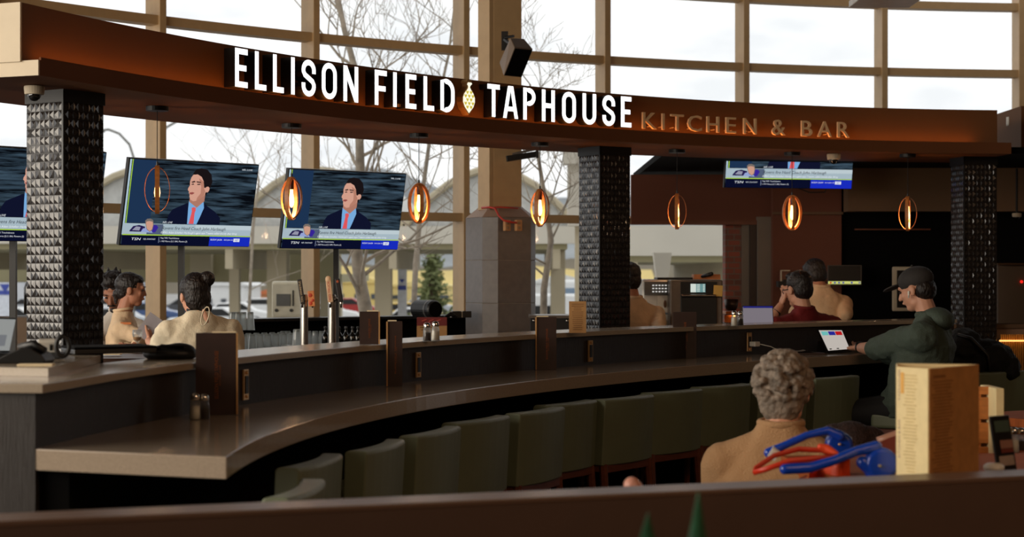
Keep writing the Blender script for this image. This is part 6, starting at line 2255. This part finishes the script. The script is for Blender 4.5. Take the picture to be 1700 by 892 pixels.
# distant buildings and tents
for i, (x0, x1, y0, d, rgb, lab) in enumerate(((-40, 60, 462, 150, (205, 208, 212), 'white building at the far left of the car park'), (352, 420, 474, 130, (226, 226, 224), 'white tent like hall beyond the parked cars'), (430, 500, 488, 140, (212, 150, 104), 'low terracotta roofed building beyond the car park'),
                                               (560, 640, 470, 160, (222, 196, 120), 'yellow building behind the birch tree'), (640, 760, 476, 170, (225, 205, 140), 'long yellow building behind the pine tree'), (190, 250, 470, 150, (200, 205, 215), 'pale blue building behind the person in profile'), (880, 980, 470, 150, (214, 214, 210), 'white building left of the middle pillar'))):
    a = P(x0, y0, d); b = P(x1, y0, d)
    t = thing('building', lab, 'building', ((a.x + b.x) / 2, d, GZ))
    hh = a.z - GZ
    MB().box(((a.x + b.x) / 2, d, GZ + hh / 2), (b.x - a.x, 8, hh)).build('wall', mat('bld_%d_%d' % (rgb[0], rgb[1]), rgb, .8), t, True)
    mb = MB()
    mb.prism([(a.x - .4, a.z), (b.x + .4, a.z), ((a.x + b.x) / 2, a.z + hh * .35)], (0, d - 4.2, 0), (1, 0, 0), (0, 0, 1), (0, 1, 0), 8.4).build('roof', mat('bld_%d_%d' % (rgb[0], rgb[1]), rgb, .8) if i != 2 else mat('terracotta', (205, 120, 76), .8), t, True)
    for k in range(3):
        MB().box((a.x + (b.x - a.x) * (k + .5) / 3, d - 4.03, GZ + hh * .45), ((b.x - a.x) * .12, .06, hh * .22)).build('window', mat('far_window', (70, 76, 82), .3), t, True)


# cars
def make_car():
    t = thing('parked_car', 'x', 'car')
    body = [(-2.2, .35), (-2.2, .75), (-2.05, .92), (-1.3, 1.0), (-.75, 1.42), (.7, 1.45), (1.35, 1.02), (2.1, .88), (2.25, .7), (2.25, .35)]
    o = MB().prism(body, (0, .85, 0), (1, 0, 0), (0, 0, 1), (0, -1, 0), 1.7).build('body', None, t, bevel=.08, recalc=True)
    MB().prism([(-1.15, 1.02), (-.72, 1.36), (.64, 1.38), (1.18, 1.02)], (0, .86, 0), (1, 0, 0), (0, 0, 1), (0, -1, 0), 1.72).build('side_window', M_black, t)
    for x in (-1.4, 1.4):
        for y in (-.8, .8):
            MB().cyl((x, y - .1, .33), (x, y + .1, .33), .33, 16).build('wheel', M_black, t)
    return t


paint = {'white': (228, 228, 226), 'silver': (170, 174, 178), 'dark grey': (70, 72, 76), 'red': (160, 40, 36), 'blue': (60, 84, 130), 'black': (30, 30, 32), 'yellow': (214, 176, 60)}
car0 = make_car()
rc = random.Random(11)
used = False
names = list(paint)
seq = []
for d, xs in ((84, (20, 185, 350, 515, 690, 860)), (98, (90, 240, 385, 530, 675, 930)), (116, (60, 190, 315, 440, 565, 700, 900))):
    for x in xs:
        seq.append((x + rc.uniform(-5, 5), d))
wide = {84: 'front', 98: 'middle', 116: 'back'}
for i, (x, d) in enumerate(seq):
    o = car0 if i == 0 else dup(car0)
    cn = ['white', 'silver', 'white', 'dark grey', 'white', 'red', 'silver', 'blue', 'white', 'black', 'yellow'][i % 11] if x < 500 or x > 560 else 'white'
    q = P(x, 500, d)
    o.location = (q.x, d, GZ)
    o.rotation_euler = (0, 0, rc.choice((0, .05, PI, PI, -.05)))
    o['label'] = cn + ' car in the ' + wide[d] + ' row of the blurred car park'
    o['group'] = cn + ' cars, ' + wide[d] + ' row of the car park'
    for ch in o.children:
        if ch.name.startswith('body'):
            ch.data = ch.data.copy()
            ch.data.materials.clear()
            ch.data.materials.append(mat('car_' + cn, paint[cn], .25, 0, .02, spec=.6))

# pay station at the window
q = P(482, 497, 16.6)
t = thing('pay_station', 'pale ticket machine with a dark screen outside the window', 'machine', (q.x, q.y, GZ))
M_stn = mat('pale_machine', (206, 200, 180), .5)
MB().box((q.x, q.y, q.z), (57 / F * 16.6, .2, 60 / F * 16.6)).build('cabinet', M_stn, t, True, bevel=.02)
MB().box((q.x, q.y + .03, (q.z + GZ) / 2), (.2, .12, q.z - GZ)).build('pedestal', M_stn, t, True)
MB().box((q.x - .02, q.y - .105, q.z), (47 / F * 16.6, .01, 50 / F * 16.6)).build('front_plate', mat('pale_plate', (196, 190, 170), .5), t, True)
MB().box((P(473, 498, 16.6).x, q.y - .115, zpx(498, 16.6)), (23 / F * 16.6, .01, 20 / F * 16.6)).build('screen', mat('grey_screen', (78, 78, 76), .3), t, True)
for x in (461.5, 486):
    MB().cyl((P(x, 515, 16.6).x, q.y - .125, zpx(515, 16.6)), (P(x, 515, 16.6).x, q.y - .1, zpx(515, 16.6)), .016, 12).build('lock', M_black, t, True)
MB().tube([(P(489, 482, 16.6).x, q.y - .12, zpx(482, 16.6)), (P(489, 508, 16.6).x, q.y - .12, zpx(508, 16.6))], .006, 6).build('bracket', M_black, t, True)

# signs and posts outside
for i, (x, y0, y1, d, w_, rgb, lab) in enumerate(((668, 436, 540, 34, 14, (220, 222, 228), 'tall white pylon sign with blue stripes outside the window'), (10, 462, 530, 60, 30, (214, 218, 226), 'white banner sign with a blue mark at the far left'))):
    t = thing('pylon_sign', lab, 'sign', (P(x, 0, d).x, d, GZ))
    wd = w_ / F * d
    MB().box((P(x, 0, d).x, d, (zpx(y0, d) + GZ) / 2), (wd, .2, zpx(y0, d) - GZ)).build('panel', mat('sign_%d' % i, rgb, .6), t, True)
    MB().box((P(x, 0, d).x, d - .11, zpx(y0 + 42 if i == 0 else y0 + 24, d)), (wd, .02, 7 / F * d)).build('blue_stripe', mat('sign_blue', (60, 76, 160), .6), t, True)
    MB().prism([(-wd * .3, .0), (wd * .3, .0), (0, -wd * .45)], (P(x, 0, d).x, d - .12, zpx(y0 + 10 + 18 * (1 - i), d)), (1, 0, 0), (0, 0, 1), (0, -1, 0), .01).build('blue_triangle', MATS['sign_blue'], t, True)
    if i == 0:
        MB().box((P(x, 0, d).x, d - .11, zpx(y0 + 6, d)), (wd * .8, .02, 5 / F * d)).build('red_mark', mat('sign_red', (200, 60, 40), .6), t, True)
t = thing('bus', 'white coach with blue glass parked beyond the pass area', 'bus', (P(952, 0, 60).x, 60, GZ))
MB().box((P(960, 0, 60).x, 60, zpx(500, 60)), (60 / F * 60, 2.5, 70 / F * 60)).build('body', MATS['car_white'], t, True, bevel=.1)
MB().box((P(960, 0, 60).x, 58.7, zpx(488, 60)), (54 / F * 60, .1, 20 / F * 60)).build('side_window', mat('bus_glass', (120, 140, 160), .2), t, True)
for x in (945, 972):
    MB().cyl((P(x, 0, 60).x, 58.7, GZ + .45), (P(x, 0, 60).x, 59, GZ + .45), .45, 16).build('wheel', M_black, t, True)
t = thing('truck', 'white truck cab parked left of the middle pillar', 'truck', (P(905, 0, 50).x, 50, GZ))
MB().prism([(-1.0, .6), (-1.0, 1.5), (-.6, 2.5), (.9, 2.5), (.9, .6)], (P(908, 0, 50).x, 51, GZ), (1, 0, 0), (0, 0, 1), (0, -1, 0), 2).build('cab', MATS['car_white'], t, True, bevel=.06)
MB().box((P(904, 0, 50).x, 48.98, GZ + 1.9), (.6, .05, .55)).build('side_window', M_black, t, True)
MB().box((P(923, 0, 50).x, 49, GZ + 1.7), (.22, .1, 1.4)).build('blue_panel', mat('bright_blue', (50, 120, 200), .5), t, True)
for x in (898, 918):
    MB().cyl((P(x, 0, 50).x, 48.95, GZ + .4), (P(x, 0, 50).x, 49.3, GZ + .4), .4, 16).build('wheel', M_black, t, True)
# arched lamp posts
for i, (pts_, d, lab) in enumerate((([(222, 470), (222, 262), (215, 240), (198, 222), (180, 215), (160, 218)], 53, 'curved grey lamp post arching left behind the left television'), ([(243, 470), (243, 262), (252, 240), (272, 214), (300, 198), (330, 196)], 53, 'curved grey lamp post arching right behind the left television'))):
    t = thing('street_lamp', lab, 'street lamp', (P(pts_[0][0], 0, d).x, d, GZ))
    pw = [P(x, y, d) for x, y in pts_]
    pw[0].z = GZ
    MB().tube(pw, .04, 8).build('pole', mat('grey_pole', (120, 118, 112), .5), t, True, smooth=True)
    MB().box(pw[-1], (.5, .2, .08)).build('lamp_head', MATS['grey_pole'], t, True, bevel=.02)


# trees
def twig_tree(base, pts_trunk, r0, seed, label, levels, cat='tree', n1=14, spread=.9, m=None, size=1.0, name='birch_tree', z_lo=.25):
    rr = random.Random(seed)
    t = thing(name, label, cat, base)
    m = m or mat('birch_bark', (150, 138, 122), .8, 0, .3, 10, bump=.4, bscale=30)
    rs = [r0 * (1 - .75 * i / (len(pts_trunk) - 1)) for i in range(len(pts_trunk))]
    MB().tube(pts_trunk, rs, 10).build('trunk', m, t, True, smooth=True)
    mb = MB()

    def grow(p, d, L, r, lv):
        pts = [p]
        dd = d.normalized()
        k = 6
        for i in range(k):
            dd = (dd + Vector((rr.gauss(0, .13), rr.gauss(0, .13), rr.gauss(.04, .10)))).normalized()
            pts.append(pts[-1] + dd * L / k)
        mb.tube(pts, [max(r * (1 - .8 * i / k), .0022) for i in range(k + 1)], 5, cap=False)
        if lv > 0:
            for _ in range(rr.randint(2, 4)):
                i = rr.randint(2, k)
                q = pts[i]
                side = Vector((rr.gauss(0, 1), rr.gauss(0, 1), rr.gauss(.3, .5))).normalized()
                grow(q, dd * .8 + side * .75, L * rr.uniform(.45, .7), r * .5, lv - 1)
    for i in range(n1):
        u = z_lo + (1 - z_lo) * i / (n1 - 1)
        f = u * (len(pts_trunk) - 1)
        a = int(min(f, len(pts_trunk) - 2)); p = pts_trunk[a].lerp(pts_trunk[a + 1], f - a)
        ang = rr.uniform(0, 2 * PI)
        grow(p, Vector((math.cos(ang) * spread, math.sin(ang) * spread * .6, rr.uniform(.35, 1.0))), size * rr.uniform(.9, 1.7) * (1.15 - .4 * u), r0 * .34 * (1 - .5 * u), levels)
    mb.build('branches', m, t, True, recalc=False)
    return t


dT = 19.0
tp = [P(612, 560, dT), P(608, 520, dT), P(600, 480, dT), P(594, 440, dT), P(591, 400, dT), P(592, 340, dT), P(598, 280, dT), P(597, 240, dT), P(594, 180, dT), P(588, 110, dT), P(572, 50, dT), P(560, -10, dT), P(548, -90, dT)]
tp[0].z = -.05
twig_tree(tp[0], tp, .085, 5, 'bare birch tree with pale trunk outside behind the second television', 3, n1=22, size=.9, z_lo=.12)
tp = [P(680, 540, 20.5), P(690, 440, 20.5), P(700, 330, 20.5), P(715, 220, 20.5), P(745, 90, 20.5), P(760, -40, 20.5)]
tp[0].z = -.05
twig_tree(tp[0], tp, .04, 9, 'thin bare tree with many upright twigs left of the steel column', 3, n1=18, size=.9)
tp = [P(900, 560, 18.5), P(903, 480, 18.5), P(915, 400, 18.5), P(905, 330, 18.5), P(890, 240, 18.5), P(880, 140, 18.5)]
tp[0].z = -.05
twig_tree(tp[0], tp, .045, 12, 'bare tree with crossing twigs right of the steel column', 3, n1=16, size=.75)
tp = [P(400, 470, 26), P(420, 380, 26), P(430, 300, 26), P(415, 240, 26)]
tp[0].z = GZ
twig_tree(tp[0], tp, .03, 15, 'faint thin bare tree between the two televisions', 2, n1=12, size=.9)
# pine
q = P(718, 500, 45)
t = thing('pine_tree', 'green pine tree in the car park behind the cylindrical speaker', 'tree', (q.x, q.y, GZ))
MB().tube([Vector((q.x, q.y, GZ)), P(716, 460, 45), P(712, 425, 45)], [.14, .1, .04], 8).build('trunk', mat('pine_bark', (84, 66, 52), .9), t, True)
mb = MB()
rr = random.Random(8)
for i in range(1300):
    u = rr.random() ** .8
    zz = GZ + .9 + u * (zpx(418, 45) - GZ - .9)
    rad = .95 * (1 - u * .75) * rr.uniform(.2, 1.0)
    a = rr.uniform(0, 2 * PI)
    lob = .65 + .35 * math.sin(a * 3 + u * 14)
    c_ = Vector((q.x + rad * lob * math.cos(a), q.y + rad * lob * math.sin(a), zz + rr.uniform(-.06, .06)))
    d1_ = Vector((rr.gauss(0, 1), rr.gauss(0, 1), rr.gauss(0, .5))).normalized() * .10
    d2_ = Vector((rr.gauss(0, 1), rr.gauss(0, 1), rr.gauss(0, 1))).normalized() * .035
    mb._add([c_ - d1_ - d2_, c_ + d1_ - d2_, c_ + d1_ + d2_, c_ - d1_ + d2_], [(0, 1, 2, 3)])
mb.build('needles', mat('pine_needles', (132, 140, 92), .8, 0, .3, 3), t, True, recalc=False)
